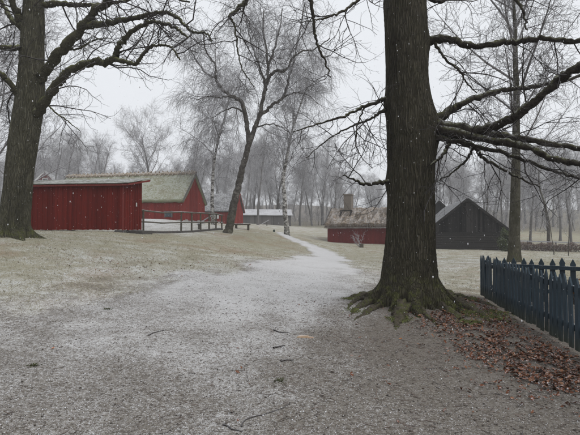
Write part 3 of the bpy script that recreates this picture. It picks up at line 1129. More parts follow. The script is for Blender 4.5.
# ---- the big oak
def big_oak():
    gz = H(OAKX, OAKY)
    base = Vector((OAKX, OAKY, gz))
    root = tree_obj('oak_tree', 'massive dark oak with spreading bare limbs and mossy roots by the blue fence', 'tree', base)
    # trunk outline read from the photograph at 9 m: (pixel y, left, right)
    prof = [(-160, 389, 421), (-60, 386, 423), (0, 384.5, 425.5), (50, 385, 427), (80, 385.5, 428), (100, 386, 431), (125, 386.5, 434), (150, 387, 435.5), (170, 387, 434.5),
            (200, 387, 434), (230, 386, 434), (255, 384, 434.5), (275, 381.5, 436), (290, 379, 438)]
    zz, cx, rad = [], [], []
    for py, a, b in reversed(prof):
        pa, pb = P(a, py, 9), P(b, py, 9)
        zz.append(pa.z - gz)
        cx.append((pa.x + pb.x) / 2 - OAKX)
        rad.append((pb.x - pa.x) / 2)
    zz, cx, rad = np.array(zz), np.array(cx), np.array(rad)
    zs = np.concatenate([np.linspace(-.25, 1.2, 110), np.linspace(1.22, zz[-1], 170)])

    def axis(z):
        return float(np.interp(z, zz, cx)), .03 * math.sin(z * .7)

    def radf(z):
        return float(np.interp(z, zz, rad))
    fl = [(R(180), .42, .19, .60), (R(207), .34, .16, .50), (R(232), .32, .17, .52), (R(264), .46, .25, .85), (R(296), .08, .15, .3), (R(322), .42, .19, .70), (R(350), .46, .17, .80),
          (R(20), .4, .3, .6), (R(60), .4, .3, .6), (R(110), .5, .35, .7), (R(150), .45, .3, .6)]
    def bz(py):
        return P(411, py, 9).z - gz
    burrs = [(R(-8), bz(127), .13, .36), (R(180), bz(103), .06, .22), (R(0), bz(43), .06, .22), (R(180), bz(182), .05, .16), (R(250), bz(132), .035, .13), (R(286), bz(92), .03, .12),
             (R(235), bz(40), .03, .14), (R(275), bz(205), .022, .16), (R(310), bz(165), .03, .15), (R(300), bz(118), .04, .2)]
    me = trunk_mesh('trunk', axis, radf, fl, 260, 3, zs, .014, burrs)
    tr = add_part(root, 'trunk', me, MAT['oak'])
    # surface roots
    roots = [([(380, 296), (366, 296), (352, 298), (341, 300)], .085, 9.2), ([(382, 302), (370, 304), (358, 308), (350, 316)], .10, 8.8), ([(388, 306), (376, 309), (364, 315), (352, 322)], .075, 8.5),
             ([(404, 304), (402, 313), (398, 322), (396, 331)], .15, 8.3), ([(428, 303), (442, 309), (456, 317), (468, 327)], .12, 8.5), ([(436, 299), (452, 303), (468, 309), (484, 318), (494, 326)], .13, 8.8),
             ([(440, 296), (458, 298), (480, 303), (504, 310)], .10, 9.1), ([(420, 305), (424, 314), (434, 322), (440, 330)], .05, 8.2), ([(360, 300), (352, 304), (346, 311)], .05, 8.2)]
    mossV, mossF = [], []
    for pts, r0, Z in roots:
        w3 = []
        g0 = None
        for k, (px, py) in enumerate(pts):
            g = G(px, py)
            w3.append((g.x, g.y, g.z))
        n0 = Vector(w3[0])
        inner = n0 + (Vector((OAKX, OAKY, n0.z + .25)) - n0) * .5
        path = [tuple(inner)] + w3
        cpts = catmull(path, 11)
        m_ = len(cpts)
        out = []
        rads = []
        for k, q in enumerate(cpts):
            f = k / (m_ - 1)
            r_ = 1.3 * r0 * (1 - .66 * f) * (1 - f ** 7) * (1 + .16 * math.sin(k * .9 + r0 * 60) + rng.uniform(-.08, .08)) + .004
            q = np.array(q)
            q[0] += rng.gauss(0, .012)
            q[1] += rng.gauss(0, .012)
            gzz = H(q[0], q[1])
            q[2] = max(gzz + r_ * (.35 - 1.2 * f ** 3), q[2] if k < 6 else -9) - base.z
            out.append((q[0] - base.x, q[1] - base.y, q[2]))
            rads.append(r_)
        sd = 18
        vv, qq = tube_arrays([(out, rads)], sd)
        ctr = np.repeat(np.array(out), sd, 0)
        kk = np.repeat(np.arange(m_), sd)
        aa = np.tile(np.arange(sd), m_) * (2 * PI / sd)
        rib = .16 * np.sin(aa * 4 + kk * .35 + r0 * 40) + .10 * np.sin(aa * 7 - kk * .6) + np.random.RandomState(int(r0 * 1000)).randn(len(vv)) * .07
        vv = ctr + (vv - ctr) * (1 + rib)[:, None]
        obj('root', mesh_from('root', vv, qq, smooth=True), MAT['root'], tr)
        # fuzz of moss on the upper side
        for k in range(3, m_ - 2):
            for _ in range(14):
                if math.sin(k * .8 + r0 * 90) + rng.gauss(0, .6) < .1:
                    continue
                t_ = rng.uniform(-1.1, 1.1)
                ax = np.array(out[k + 1]) - np.array(out[k])
                ax /= np.linalg.norm(ax) + 1e-9
                sdv = np.cross(ax, (0, 0, 1.))
                sdv /= np.linalg.norm(sdv) + 1e-9
                nn = sdv * math.sin(t_) + np.array((0, 0, 1.)) * math.cos(t_)
                p0 = np.array(out[k]) + nn * rads[k] * .95 + ax * rng.uniform(-.02, .02)
                wv = (ax * rng.gauss(0, 1) + sdv * rng.gauss(0, 1)) * .004
                j = len(mossV)
                mossV += [p0 - wv, p0 + wv, p0 + nn * rng.uniform(.006, .015) + np.array((rng.gauss(0, .006), rng.gauss(0, .006), 0))]
                mossF.append((j, j + 1, j + 2))
    obj('moss', mesh_from('moss', np.array(mossV), tris=np.array(mossF)), leaf_mat('root_moss', (.050, .060, .018), (.13, .145, .05), .12), tr)['kind'] = 'stuff'

    def rr(px, Z):
        return px / 2 * Z / FPX
    S2 = [dict(dens=4.4, start=.12, ang=(35, 80), len=(.5, 1.9), taper=.35, k=.007, r=.003, n=7, wander=.20, trop=-.01, lift=-.05, tip=.35, rmin=.003),
          dict(dens=6.5, start=.12, ang=(30, 75), len=(.25, .85), taper=.4, k=.008, r=.0018, n=5, wander=.22, trop=.005, tip=.5, rmin=.0022, rel=.75),
          dict(dens=9.0, start=.15, ang=(30, 70), len=(.08, .32), taper=.4, k=.006, r=.0016, n=4, wander=.22, tip=.7, rmin=.0016)]
    limbs = [  # (points (px,py,depth), radius px start, end)
        ([(410, 44, 9.0), (428, 41, 9.0), (450, 39, 8.9), (472, 46, 8.8), (508, 42.5, 8.7), (544, 39, 8.5), (580, 41, 8.3), (640, 34, 8.0), (720, 20, 7.6)], 8.5, 3.5, .8),
        ([(415, 122, 9.0), (441, 117, 8.9), (463, 103, 9.0), (490, 93, 9.3), (513, 89, 9.5), (531, 87, 9.7), (560, 82, 10.1), (610, 66, 10.5)], 8.5, 3, .8),
        ([(412, 124, 9.0), (439, 126, 8.8), (477, 130, 8.3), (508, 121, 7.9), (531, 104, 7.6), (558, 81, 7.3), (580, 65, 7.0), (640, 25, 6.6), (720, -20, 6.2)], 9.5, 6, .6),
        ([(414, 128, 9.0), (445, 126, 9.1), (490, 134, 9.1), (535, 141, 9.1), (580, 148, 9.0), (640, 150, 8.9), (720, 140, 8.8)], 8.5, 4, .7),
        ([(412, 130, 9.0), (440, 130, 8.7), (486, 139, 8.1), (522, 146, 7.7), (553, 158, 7.3), (580, 164, 7.1), (640, 168, 6.7)], 8, 4, .7),
        ([(414, 136, 9.0), (440, 138, 8.7), (475, 146, 8.4), (510, 155, 8.2), (545, 168, 8.0), (580, 178, 7.8), (620, 184, 7.7)], 5.5, 2, .7),
        ([(420, 136, 9.0), (447, 139, 8.7), (446, 150, 8.6), (437, 160, 8.5), (430, 165, 8.4)], 5.5, 1.6, .85),
        ([(445, 134, 8.7), (474, 146, 8.6), (480, 156, 8.6), (497, 166, 8.6), (520, 178, 8.5), (540, 187, 8.4)], 5, 1.2, .85),
        ([(474, 147, 8.6), (466, 160, 8.6), (452, 173, 8.7), (436, 182, 8.8)], 3, 1, .85),
        ([(434, 41, 8.95), (444, 57, 8.85), (460, 72, 8.7), (466, 82, 8.7), (477, 93, 8.7)], 3.4, 1, .85),
        ([(402, 94, 9.0), (384.6, 99, 9.0), (364, 107, 8.9), (344, 116, 8.7), (322, 123, 8.5), (293, 132, 8.2)], 5.2, 1.0, .85),
        ([(402, 106, 9.0), (385, 110, 9.0), (370, 119, 9.0), (350, 127, 9.0), (330, 138, 9.0), (306, 158, 8.8)], 3.8, .8, .85),
        ([(400, 182, 9.0), (385, 181.5, 8.9), (364, 184, 8.8), (354, 179, 8.7), (343, 175, 8.7)], 5, 1.2, .85),
        ([(364, 108, 8.9), (358, 124, 8.9), (356, 142, 8.8), (361, 156, 8.8), (372, 168, 8.8)], 1.8, .6, .85),
        # higher limbs, mostly above the frame
        ([(402, -40, 9.0), (360, -62, 8.6), (325, -50, 8.1), (311, -14, 7.8), (313, 20, 7.8), (317, 43, 7.8), (326, 64, 7.8), (330, 78, 7.8)], 6, 1.0, .35),
        ([(408, -20, 9.0), (370, -8, 8.6), (345, 10, 8.3), (325, 18, 8.0), (300, 22, 7.8)], 4.2, .8, .85),
        ([(415, -70, 9.0), (450, -60, 8.7), (490, -22, 8.3), (520, 6, 8.0), (528, 30, 7.8)], 7, 1.0, .85),
        ([(415, -90, 9.0), (470, -110, 9.3), (540, -70, 9.8), (590, -10, 10.0), (610, 30, 10.2)], 8, 1.4, .85),
        ([(405, -110, 9.0), (350, -170, 9.5), (290, -210, 10.0), (240, -220, 10.4)], 9, 2, .85),
        ([(408, -130, 9.0), (430, -230, 9.5), (480, -320, 10.0)], 12, 3, .85),
        ([(405, -120, 9.1), (385, -240, 9.3), (340, -330, 9.0)], 12, 3, .85),
        ([(415, -10, 9.0), (440, 2, 9.3), (452, -8, 9.6), (470, -20, 10)], 4, 1, .85),
    ]
    tw = [[], [], []]
    for pts, a, b, dm in limbs:
        p3 = [P(*q) for q in pts]
        path = limb_path(p3, rr(a, 8.8), rr(b, 8.5), 9, .006 + .0010 * a, .8, 11 if 384 < pts[0][0] < 421 else 0)
        loc = to_local([path], base)
        obj('limb', rough_tube('limb', loc[0], 14, .085, len(root.children)), MAT['limb'], root)
        spawn(path, [dict(S2[0], dens=S2[0]['dens'] * dm)] + S2[1:], tw)
    print('oak twigs', [len(q) for q in tw])
    me = tubes('crown', [(to_local(tw[0], base), 5), (to_local(tw[1], base), 4), (to_local(tw[2], base), 3)])
    add_part(root, 'crown', me, MAT['twig'])


big_oak()


# ---- the left oak
def left_oak():
    gz = H(LOX, LOY)
    base = Vector((LOX, LOY, gz))
    root = tree_obj('oak_tree', 'mossy leaning oak with twisting limbs at the corner of the red shed', 'tree', base)
    prof = [(-120, 28, 42), (-40, 26, 43), (0, 25, 43), (30, 22, 43), (60, 20, 43), (80, 19, 44), (105, 16, 43.5), (130, 12, 39.5), (160, 8, 34), (190, 4.5, 30), (215, 1, 28), (228, -1.5, 27.5), (238, -4, 28)]
    zz, cx, rad = [], [], []
    for py, a, b in reversed(prof):
        pa, pb = P(a, py, 14), P(b, py, 14)
        zz.append(pa.z - gz)
        cx.append((pa.x + pb.x) / 2 - LOX)
        rad.append((pb.x - pa.x) / 2)
    zz, cx, rad = np.array(zz), np.array(cx), np.array(rad)
    zs = np.concatenate([np.linspace(-.3, 1, 40), np.linspace(1.04, zz[-1], 200)])
    me = trunk_mesh('trunk', lambda z: (float(np.interp(z, zz, cx)), .0), lambda z: float(np.interp(z, zz, rad)),
                    [(R(200), .3, .4, .5), (R(260), .25, .4, .5), (R(320), .28, .4, .5), (R(20), .3, .4, .5), (R(100), .3, .4, .5)], 180, 11, zs, .014)
    add_part(root, 'trunk', me, MAT['oak2'])

    def rr(px):
        return px / 2 * 14 / FPX
    S2 = [dict(dens=3.4, start=.12, ang=(35, 80), len=(.8, 2.6), taper=.35, k=.010, r=.004, n=7, wander=.20, trop=-.01, tip=.35, rmin=.004),
          dict(dens=5.4, start=.12, ang=(30, 75), len=(.35, 1.1), taper=.4, k=.008, r=.003, n=5, wander=.22, tip=.5, rmin=.003, rel=.75),
          dict(dens=7.0, start=.15, ang=(30, 70), len=(.12, .45), taper=.4, k=.006, r=.002, n=4, wander=.22, tip=.7, rmin=.0022)]
    Zb = 14.0
    limbs = [
        ([(33, 88, Zb), (43, 74, 13.8), (62, 50, 13.6), (84, 25, 13.4), (102, 5, 13.2), (150, -28, 12.8), (200, -38, 12.4), (236, -22, 12.2), (247, -2, 12.1), (238, 9, 12.0), (229, 17, 12.0)], 11, 2.6),
        ([(229, 16, 12.0), (234, 24, 12.0), (236, 36, 12.0), (238, 52, 12.0), (242, 69, 12.0), (248, 78, 12.0), (254, 87, 12.0)], 2.0, .7),
        ([(30, 122, Zb), (43, 105, 13.7), (58, 82, 13.4), (71, 70.5, 13.2), (93, 62, 12.9), (104, 63, 12.8), (115, 57, 12.7), (117, 50, 12.6), (130, 34, 12.4), (140, 27, 12.3), (152, 22, 12.2), (172, 26, 12.1), (188, 38, 12.0)], 9.5, 2.0),
        ([(112, 59, 12.7), (125, 61, 12.6), (135.5, 64, 12.5), (142, 56, 12.4), (149, 48, 12.3), (160, 45, 12.2), (172, 48, 12.1), (180, 60, 12.0)], 4.5, 1.4),
        ([(84, 26, 13.4), (104, 24, 13.3), (124, 20, 13.2), (140, 17, 13.1), (152, 14, 13.0), (168, 13, 12.9), (181, 21, 12.8), (192, 32, 12.7), (205, 33, 12.6), (212, 41, 12.5)], 6.5, 1.2),
        ([(38, 6, Zb), (55, 3.5, 14.2), (75, 5, 14.4), (93, 5, 14.6), (120, 2, 14.8), (150, -6, 15), (190, 2, 15.2)], 7, 1.6),
        ([(25, 30, Zb), (17, 15, 13.7), (12, 0, 13.5), (2, -30, 13.2), (-20, -60, 13)], 9, 3),
        ([(24, 28, Zb), (12, 20, 14.3), (5, 8, 14.5), (-4, -5, 14.6), (-30, -20, 14.8)], 6, 2),
        ([(28, 46, Zb), (18, 48, 13.7), (5, 47, 13.4), (-10, 45, 13.2), (-40, 40, 13)], 7, 3),
        ([(26, 100, Zb), (16, 92, 13.7), (6, 79, 13.5), (-4, 70, 13.3), (-30, 52, 13)], 8, 3),
        ([(34, 0, Zb), (50, -30, 13.8), (80, -70, 13.5), (130, -90, 13.2)], 9, 2.5),
        ([(34, -90, Zb), (20, -160, 14), (-10, -220, 14)], 11, 3),
        ([(36, -90, Zb), (60, -150, 14), (100, -210, 14)], 11, 3),
        ([(62, 50, 13.6), (80, 48, 13.8), (95, 40, 14), (112, 38, 14.2)], 2.5, .8),
        ([(43, 100, 13.8), (55, 112, 13.6), (66, 120, 13.5), (80, 131, 13.4)], 2.0, .7),
    ]
    tw = [[], [], []]
    for pts, a, b in limbs:
        p3 = [P(*q) for q in pts]
        path = limb_path(p3, rr(a), rr(b), 9, .006 + .0013 * a)
        obj('limb', rough_tube('limb', to_local([path], base)[0], 14, .085, len(root.children)), MAT['limb2'], root)
        spawn(path, S2, tw)
    print('left oak twigs', [len(q) for q in tw])
    me = tubes('crown', [(to_local(tw[0], base), 5), (to_local(tw[1], base), 3), (to_local(tw[2], base), 3)])
    add_part(root, 'crown', me, MAT['twig'])


left_oak()

# ---- birches
BIRCH = [dict(dens=2.0, start=.15, ang=(25, 60), len=(1.5, 3.4), taper=.35, k=.008, r=.008, n=8, wander=.10, trop=.03, tip=.3, rmin=.007),
         dict(dens=3.6, start=.1, ang=(25, 65), len=(.6, 1.8), taper=.3, k=.005, r=.004, n=6, wander=.13, trop=-.10, tip=.45, rmin=.006),
         dict(dens=14.0, start=.08, ang=(25, 70), len=(.5, 1.7), taper=.2, k=.002, r=.004, n=4, wander=.10, trop=-.40, tip=.7, rmin=.0042)]


def leaning_birch():
    Z = 30.0
    b0 = P(228.5, 232, Z)
    base = Vector((b0.x, b0.y, H(b0.x, b0.y)))
    root = tree_obj('birch_tree', 'dark leaning birch forking above a curved trunk by the rail fence end', 'tree', base)

    def rr(px):
        return px / 2 * Z / FPX
    tp = limb_path([P(226, 236, Z), P(228.5, 230, Z), P(232, 214, Z), P(236, 196, Z), P(240.5, 177, Z), (P(244, 162, Z)), P(249.5, 143, Z), P(254, 130, Z), P(259, 117, Z), P(263, 99, Z), P(267, 83, Z), P(268, 68, Z), P(266, 47, Z), P(263, 32, Z), P(264, 10, Z + .5)], rr(10), rr(1.2), 5, .02, .75)
    tp[1][0] *= 1.35
    tp[1][1] *= 1.15
    add_part(root, 'trunk', tubes('trunk', [(to_local([tp], base), 14)]), MAT['birch_dark'])
    limbs = [([(249.5, 144, 30), (246.5, 124, 29.8), (242, 103, 29.5), (230, 95.5, 29.2), (221, 88, 29), (216, 79, 28.8), (215, 66, 28.6), (206, 50, 28.4), (203, 30, 28.2)], 5.5, 1.1),
             ([(267, 83, 30), (270, 76, 29.7), (276, 71, 29.4), (286, 70, 29), (292, 59, 28.7), (301, 52, 28.5), (315, 49, 28.3), (330, 38, 28)], 4, 1),
             ([(259, 117, 30), (271, 106, 30.3), (283, 97, 30.6), (288, 81, 30.8), (294, 60, 31), (300, 30, 31.3), (304, 5, 31.5)], 4.2, 1),
             ([(266, 90, 30), (262, 74, 30.4), (256, 58, 30.8), (250, 38, 31.1), (246, 18, 31.4)], 3.4, .9),
             ([(268, 66, 30), (274, 50, 30.2), (279, 30, 30.4), (283, 8, 30.6)], 3, .9),
             ([(230, 95.5, 29.2), (220, 98, 28.8), (208, 96, 28.4), (196, 100, 28)], 2.4, .8),
             ([(244, 112, 29.7), (233, 108, 30), (222, 112, 30.3), (212, 118, 30.6)], 2, .7),
             ([(283, 97, 30.6), (296, 93, 30), (308, 95, 29.6), (318, 104, 29.2)], 2, .7),
             ([(216, 79, 28.8), (207, 74, 29), (197, 62, 29.3), (190, 48, 29.6)], 2.4, .8),
             ([(255, 128, 30), (268, 124, 29.5), (280, 126, 29), (290, 134, 28.6)], 1.8, .6)]
    tw = [[], [], []]
    for pts, a, b in limbs:
        path = limb_path([P(*q) for q in pts], rr(a), rr(b), 6, .03)
        obj('limb', tubes('limb', [(to_local([path], base), 8)]), MAT['birch_dark'], root)
        spawn(path, BIRCH, tw)
    up = ([q for q in tp[0][48:]], [q for q in tp[1][48:]])
    spawn(up, BIRCH, tw)
    print('lean birch twigs', [len(q) for q in tw])
    add_part(root, 'crown', tubes('crown', [(to_local(tw[0], base), 5), (to_local(tw[1], base), 4), (to_local(tw[2], base), 3)]), MAT['twig_mid'])


leaning_birch()


def make_tree(seed, height, r0, clear, spread, spec, lean=0.0, up=(28, 60), nlimb=14, limb_len=.38, droop=.02, wander=.05, fork=0, shape='oval'):
    """generic bare tree: returns (trunk paths, limb paths, twig lists) about the origin"""
    rng.seed(seed)
    tr = grow(Vector((0, 0, -.4)), Vector((lean, rng.uniform(-.03, .03), 1)), height * .94, r0, r0 * .10, 22, wander, .02)
    tr[1][0] *= 1.5
    tr[1][1] *= 1.12
    tr = (tr[0], [r * (1 - .0 * i) for i, r in enumerate(tr[1])])
    limbs = []
    n = len(tr[0])
    for i in range(nlimb):
        f = clear + (.97 - clear) * (i + rng.random() * .8) / nlimb
        k = f * (n - 1)
        a = int(k)
        p = Vector(tr[0][a]).lerp(Vector(tr[0][min(a + 1, n - 1)]), k - a)
        az = i * 2.4 + rng.uniform(-.5, .5)
        el = R(rng.uniform(*up)) + (f - clear) * .4
        d = Vector((math.cos(az) * math.cos(el), math.sin(az) * math.cos(el), math.sin(el)))
        g = (f - clear) / (1 - clear)
        prof = {'oval': math.sin(PI * (.22 + .70 * g)) ** .7, 'cone': 1.05 - .85 * g, 'fan': .65 + .35 * math.sin(PI * min(1, g * 1.1))}[shape]
        ln = height * limb_len * spread * prof * rng.uniform(.75, 1.15)
        rb = min(tr[1][a] * .62, .006 * ln + .03)
        limbs.append(grow(p, d, ln, rb, .008, 12, wander * 1.9, droop))
    tw = [[] for _ in spec]
    for l_ in limbs:
        spawn(l_, spec, tw)
    spawn((tr[0][int(n * .75):], tr[1][int(n * .75):]), spec, tw)
    return tr, limbs, tw


def tree_meshes(t):
    tr, limbs, tw = t
    tm = tubes('trunk', [([tr], 12)])
    cm = tubes('crown', [(limbs, 6)] + [(q, 4 if i == 0 and len(tw) > 2 else 3) for i, q in enumerate(tw)])
    return tm, cm


B2 = [dict(dens=2.2, start=.12, ang=(25, 60), len=(1.0, 2.6), taper=.4, k=.007, r=.006, n=7, wander=.11, trop=-.03, tip=.35, rmin=.007),
      dict(dens=3.6, start=.1, ang=(25, 65), len=(.5, 1.5), taper=.3, k=.005, r=.005, n=5, wander=.13, trop=-.15, tip=.6, rmin=.007),
      dict(dens=12.0, start=.08, ang=(25, 65), len=(.5, 1.7), taper=.2, k=.002, r=.0055, n=4, wander=.08, trop=-.42, tip=.7, rmin=.0055)]
OAKY_S = [dict(dens=2.0, start=.12, ang=(30, 65), len=(1.2, 3.2), taper=.4, k=.008, r=.008, n=7, wander=.14, trop=.03, tip=.35, rmin=.010),
          dict(dens=3.2, start=.1, ang=(30, 65), len=(.6, 1.7), taper=.3, k=.006, r=.006, n=5, wander=.16, trop=.02, tip=.6, rmin=.009),
          dict(dens=8.0, start=.1, ang=(30, 65), len=(.35, 1.0), taper=.2, k=.003, r=.008, n=3, wander=.15, trop=.02, tip=.8, rmin=.0075)]
FINE_S = [dict(dens=2.1, start=.1, ang=(25, 60), len=(.9, 2.3), taper=.4, k=.006, r=.006, n=6, wander=.10, trop=.05, tip=.35, rmin=.008),
          dict(dens=3.4, start=.1, ang=(25, 60), len=(.5, 1.4), taper=.3, k=.005, r=.006, n=5, wander=.12, trop=.03, tip=.6, rmin=.008),
          dict(dens=7.5, start=.1, ang=(25, 60), len=(.3, 1.0), taper=.2, k=.003, r=.007, n=3, wander=.12, tip=.8, rmin=.0065)]


def copies(kind, meshes, tmat, cmat, spots):
    """spots: (X, Y, scale, rot, label, group)"""
    tm, cm = meshes
    for X, Y, s_, rz, lab, grp in spots:
        root = thing(kind, lab, 'tree', (X, Y, H(X, Y)), rz, grp)
        root.scale = (s_, s_, s_)
        obj('trunk', tm, tmat, root)
        obj('crown', cm, cmat, root)


def XY(px, Z):
    p = P(px, 230, Z)
    return p.x, p.y


# two slim white birches flanking the leaning one
bm1 = tree_meshes(make_tree(21, 15.5, .20, .30, 1.0, B2, .0, (25, 60), 16, .30, .015, .045))
x, y = XY(213, 45)
copies('birch_tree', bm1, MAT['birch'], MAT['twig_mid'], [(x, y, 1.10, .3, 'slim white birch with hanging twigs between the red barn and leaning birch', None)])
bm2 = tree_meshes(make_tree(22, 16.5, .24, .34, 1.0, B2, .01, (30, 62), 15, .29, .012, .05))
x, y = XY(287, 42)
copies('birch_tree', bm2, MAT['birch'], MAT['twig_mid'], [(x, y, 1.08, 1.0, 'tall pale birch with hanging twigs standing beside the snowy path', None)])
rt = tree_meshes(make_tree(35, 17.5, .30, .30, 1.15, FINE_S, .012, (25, 55), 22, .32, .03, .022, shape='fan'))
x, y = XY(513.5, 22.6)
copies('lichened_tree', rt, MAT['right_bark'], MAT['twig_mid'], [(x, y, 1.0, .4, 'straight lichen green trunk rising behind the blue picket fence', None)])

# far tree kinds
fk = [tree_meshes(make_tree(41, 15, .30, .18, 1.5, OAKY_S, .0, (22, 58), 17, .36, .03, .06, shape='fan')),
      tree_meshes(make_tree(42, 17, .22, .28, .85, B2, .02, (30, 65), 15, .26, .01, .05)),
      tree_meshes(make_tree(43, 18, .22, .25, .8, FINE_S, .0, (40, 70), 20, .27, .03, .04)),
      tree_meshes(make_tree(44, 15, .26, .18, 1.2, FINE_S, .03, (30, 60), 16, .36, .03, .06)),
      ]
for a, b in [bm1, bm2, rt] + fk:
    print('tree tris', sum(len(q.vertices) for q in (a, b)))
x, y = XY(155, 76)
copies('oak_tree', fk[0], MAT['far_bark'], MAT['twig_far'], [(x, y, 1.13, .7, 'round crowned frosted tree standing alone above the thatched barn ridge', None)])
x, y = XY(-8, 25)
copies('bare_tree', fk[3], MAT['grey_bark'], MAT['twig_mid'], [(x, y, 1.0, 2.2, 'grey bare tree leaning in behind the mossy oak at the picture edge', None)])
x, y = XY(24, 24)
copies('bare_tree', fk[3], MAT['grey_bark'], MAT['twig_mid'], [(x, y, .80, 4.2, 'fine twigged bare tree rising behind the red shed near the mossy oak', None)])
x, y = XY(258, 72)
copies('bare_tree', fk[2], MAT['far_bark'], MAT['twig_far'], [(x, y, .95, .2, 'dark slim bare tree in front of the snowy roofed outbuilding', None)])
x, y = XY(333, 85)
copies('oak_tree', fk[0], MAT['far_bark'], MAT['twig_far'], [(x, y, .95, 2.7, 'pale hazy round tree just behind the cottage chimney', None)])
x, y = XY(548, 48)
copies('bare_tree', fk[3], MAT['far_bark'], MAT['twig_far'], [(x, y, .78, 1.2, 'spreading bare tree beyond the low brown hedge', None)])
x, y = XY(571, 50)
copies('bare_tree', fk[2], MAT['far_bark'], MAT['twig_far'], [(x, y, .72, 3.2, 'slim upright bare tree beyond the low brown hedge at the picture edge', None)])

# misty woodland behind everything
rng.seed(99)
GRP = [(108, 'behind the red shed'), (198, 'above the thatched barn'), (262, 'behind the leaning birch'), (340, 'beyond the pale birch and snowy path'), (425, 'behind the red cottage'), (512, 'behind the black barn'), (9999, 'beyond the low brown hedge')]
spots = [[], [], [], []]
KN = ['broad round crowned', 'drooping', 'slim upright', 'leaning']


def wood_tree(k, px, Z, sc):
    w_ = [q for lim, q in GRP if px < lim][0]
    x, y = XY(px, Z)
    spots[k].append((x, y, sc, rng.uniform(0, 6.28), KN[k] + ' frosted tree of the misty wood ' + w_, KN[k] + ' trees of the misty wood ' + w_))


rows = [(96, 17, 10, 565), (112, 24, -20, 600), (130, 26, -60, 640), (155, 28, -80, 660), (190, 24, -100, 680)]
for Z, n, a, b in rows:
    for i in range(n):
        px = a + (b - a) * (i + rng.uniform(.1, .9)) / n
        sc = rng.uniform(.86, 1.22) * (1 + (Z - 96) * .004)
        # the wood stands lower where the sky opens, right of the birches and over the barn
        if 112 < px < 190 or 338 < px < 400:
            sc *= .68
        wood_tree(rng.choice((0, 1, 1, 2, 2, 3)), px, Z + rng.uniform(-5, 6), sc)
for px, Z, k, sc in [(68, 58, 2, .70), (88, 62, 1, .78), (100, 66, 2, .70), (118, 70, 2, .52), (56, 52, 1, .68), (232, 78, 1, .9), (246, 88, 2, .95), (275, 92, 1, 1.0), (300, 90, 2, .9), (312, 93, 1, .9),
                     (322, 96, 2, .8), (450, 62, 2, .66), (470, 66, 1, .72), (488, 64, 3, .66), (503, 58, 2, .72), (530, 60, 1, .8), (560, 64, 2, .8), (584, 58, 1, .8), (180, 80, 2, .68), (196, 76, 1, .8)]:
    wood_tree(k, px, Z, sc)
for i in range(96):
    px = -30 + 650 * (i + rng.random()) / 96
    w_ = [q for lim, q in GRP if px < lim][0]
    x, y = XY(px, rng.uniform(88, 118))
    k = rng.choice((1, 2, 3))
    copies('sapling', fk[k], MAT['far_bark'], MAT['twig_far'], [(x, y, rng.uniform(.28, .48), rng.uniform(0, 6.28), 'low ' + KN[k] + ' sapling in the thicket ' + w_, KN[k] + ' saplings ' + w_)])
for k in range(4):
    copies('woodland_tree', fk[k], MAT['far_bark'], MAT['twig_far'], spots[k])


# thicket between the far trunks
st, tw = [], [[]]
for i in range(1100):
    px = rng.uniform(-40, 620)
    Z = rng.uniform(84, 125)
    x, y = XY(px, Z)
    q = grow(Vector((x, y, H(x, y) - .1)), Vector((rng.gauss(0, .25), rng.gauss(0, .25), 1)), rng.uniform(1.5, 4.2), .02, .008, 5, .12, .02)
    st.append(q)
    spawn(q, [dict(dens=2.6, start=.15, ang=(25, 60), len=(.5, 1.4), taper=.3, k=.003, r=.009, n=3, wander=.15, tip=.7, rmin=.008)], tw)
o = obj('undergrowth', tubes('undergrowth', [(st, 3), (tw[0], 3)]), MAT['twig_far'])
tag(o, 'grey leafless thicket between the trunks of the misty wood', kind='stuff')

# ------------------------------------------------------------------ blue picket fence
def paint():
    t = NT('blue_black_fence_paint')
    n1 = t.noise(4, 5, .7, t.coord((6, 6, .8)))
    c = t.mix(t.objrand(), (.027, .042, .055), (.044, .064, .081))
    c = t.mix(t.rmp(n1, .46, .70, 0, .7), c, (.060, .074, .084))
    low = t.mth('MULTIPLY', t.rmp(t.mth('ADD', t.z(), t.mth('MULTIPLY', t.noise(9, 4, .7), .35)), .55, .15), .8)
    c = t.mix(low, c, (.040, .042, .024))
    f = t.mth('MULTIPLY', t.rmp(t.up(), .5, .95), t.rmp(t.noise(30, 3, .7), .42, .55, 0, .55))
    c = t.mix(f, c, (.6, .61, .63))
    t.bump(n1, .35, .006)
    t.b.inputs['Roughness'].default_value = .6
    return t.col(c)


MAT['paint'] = paint()


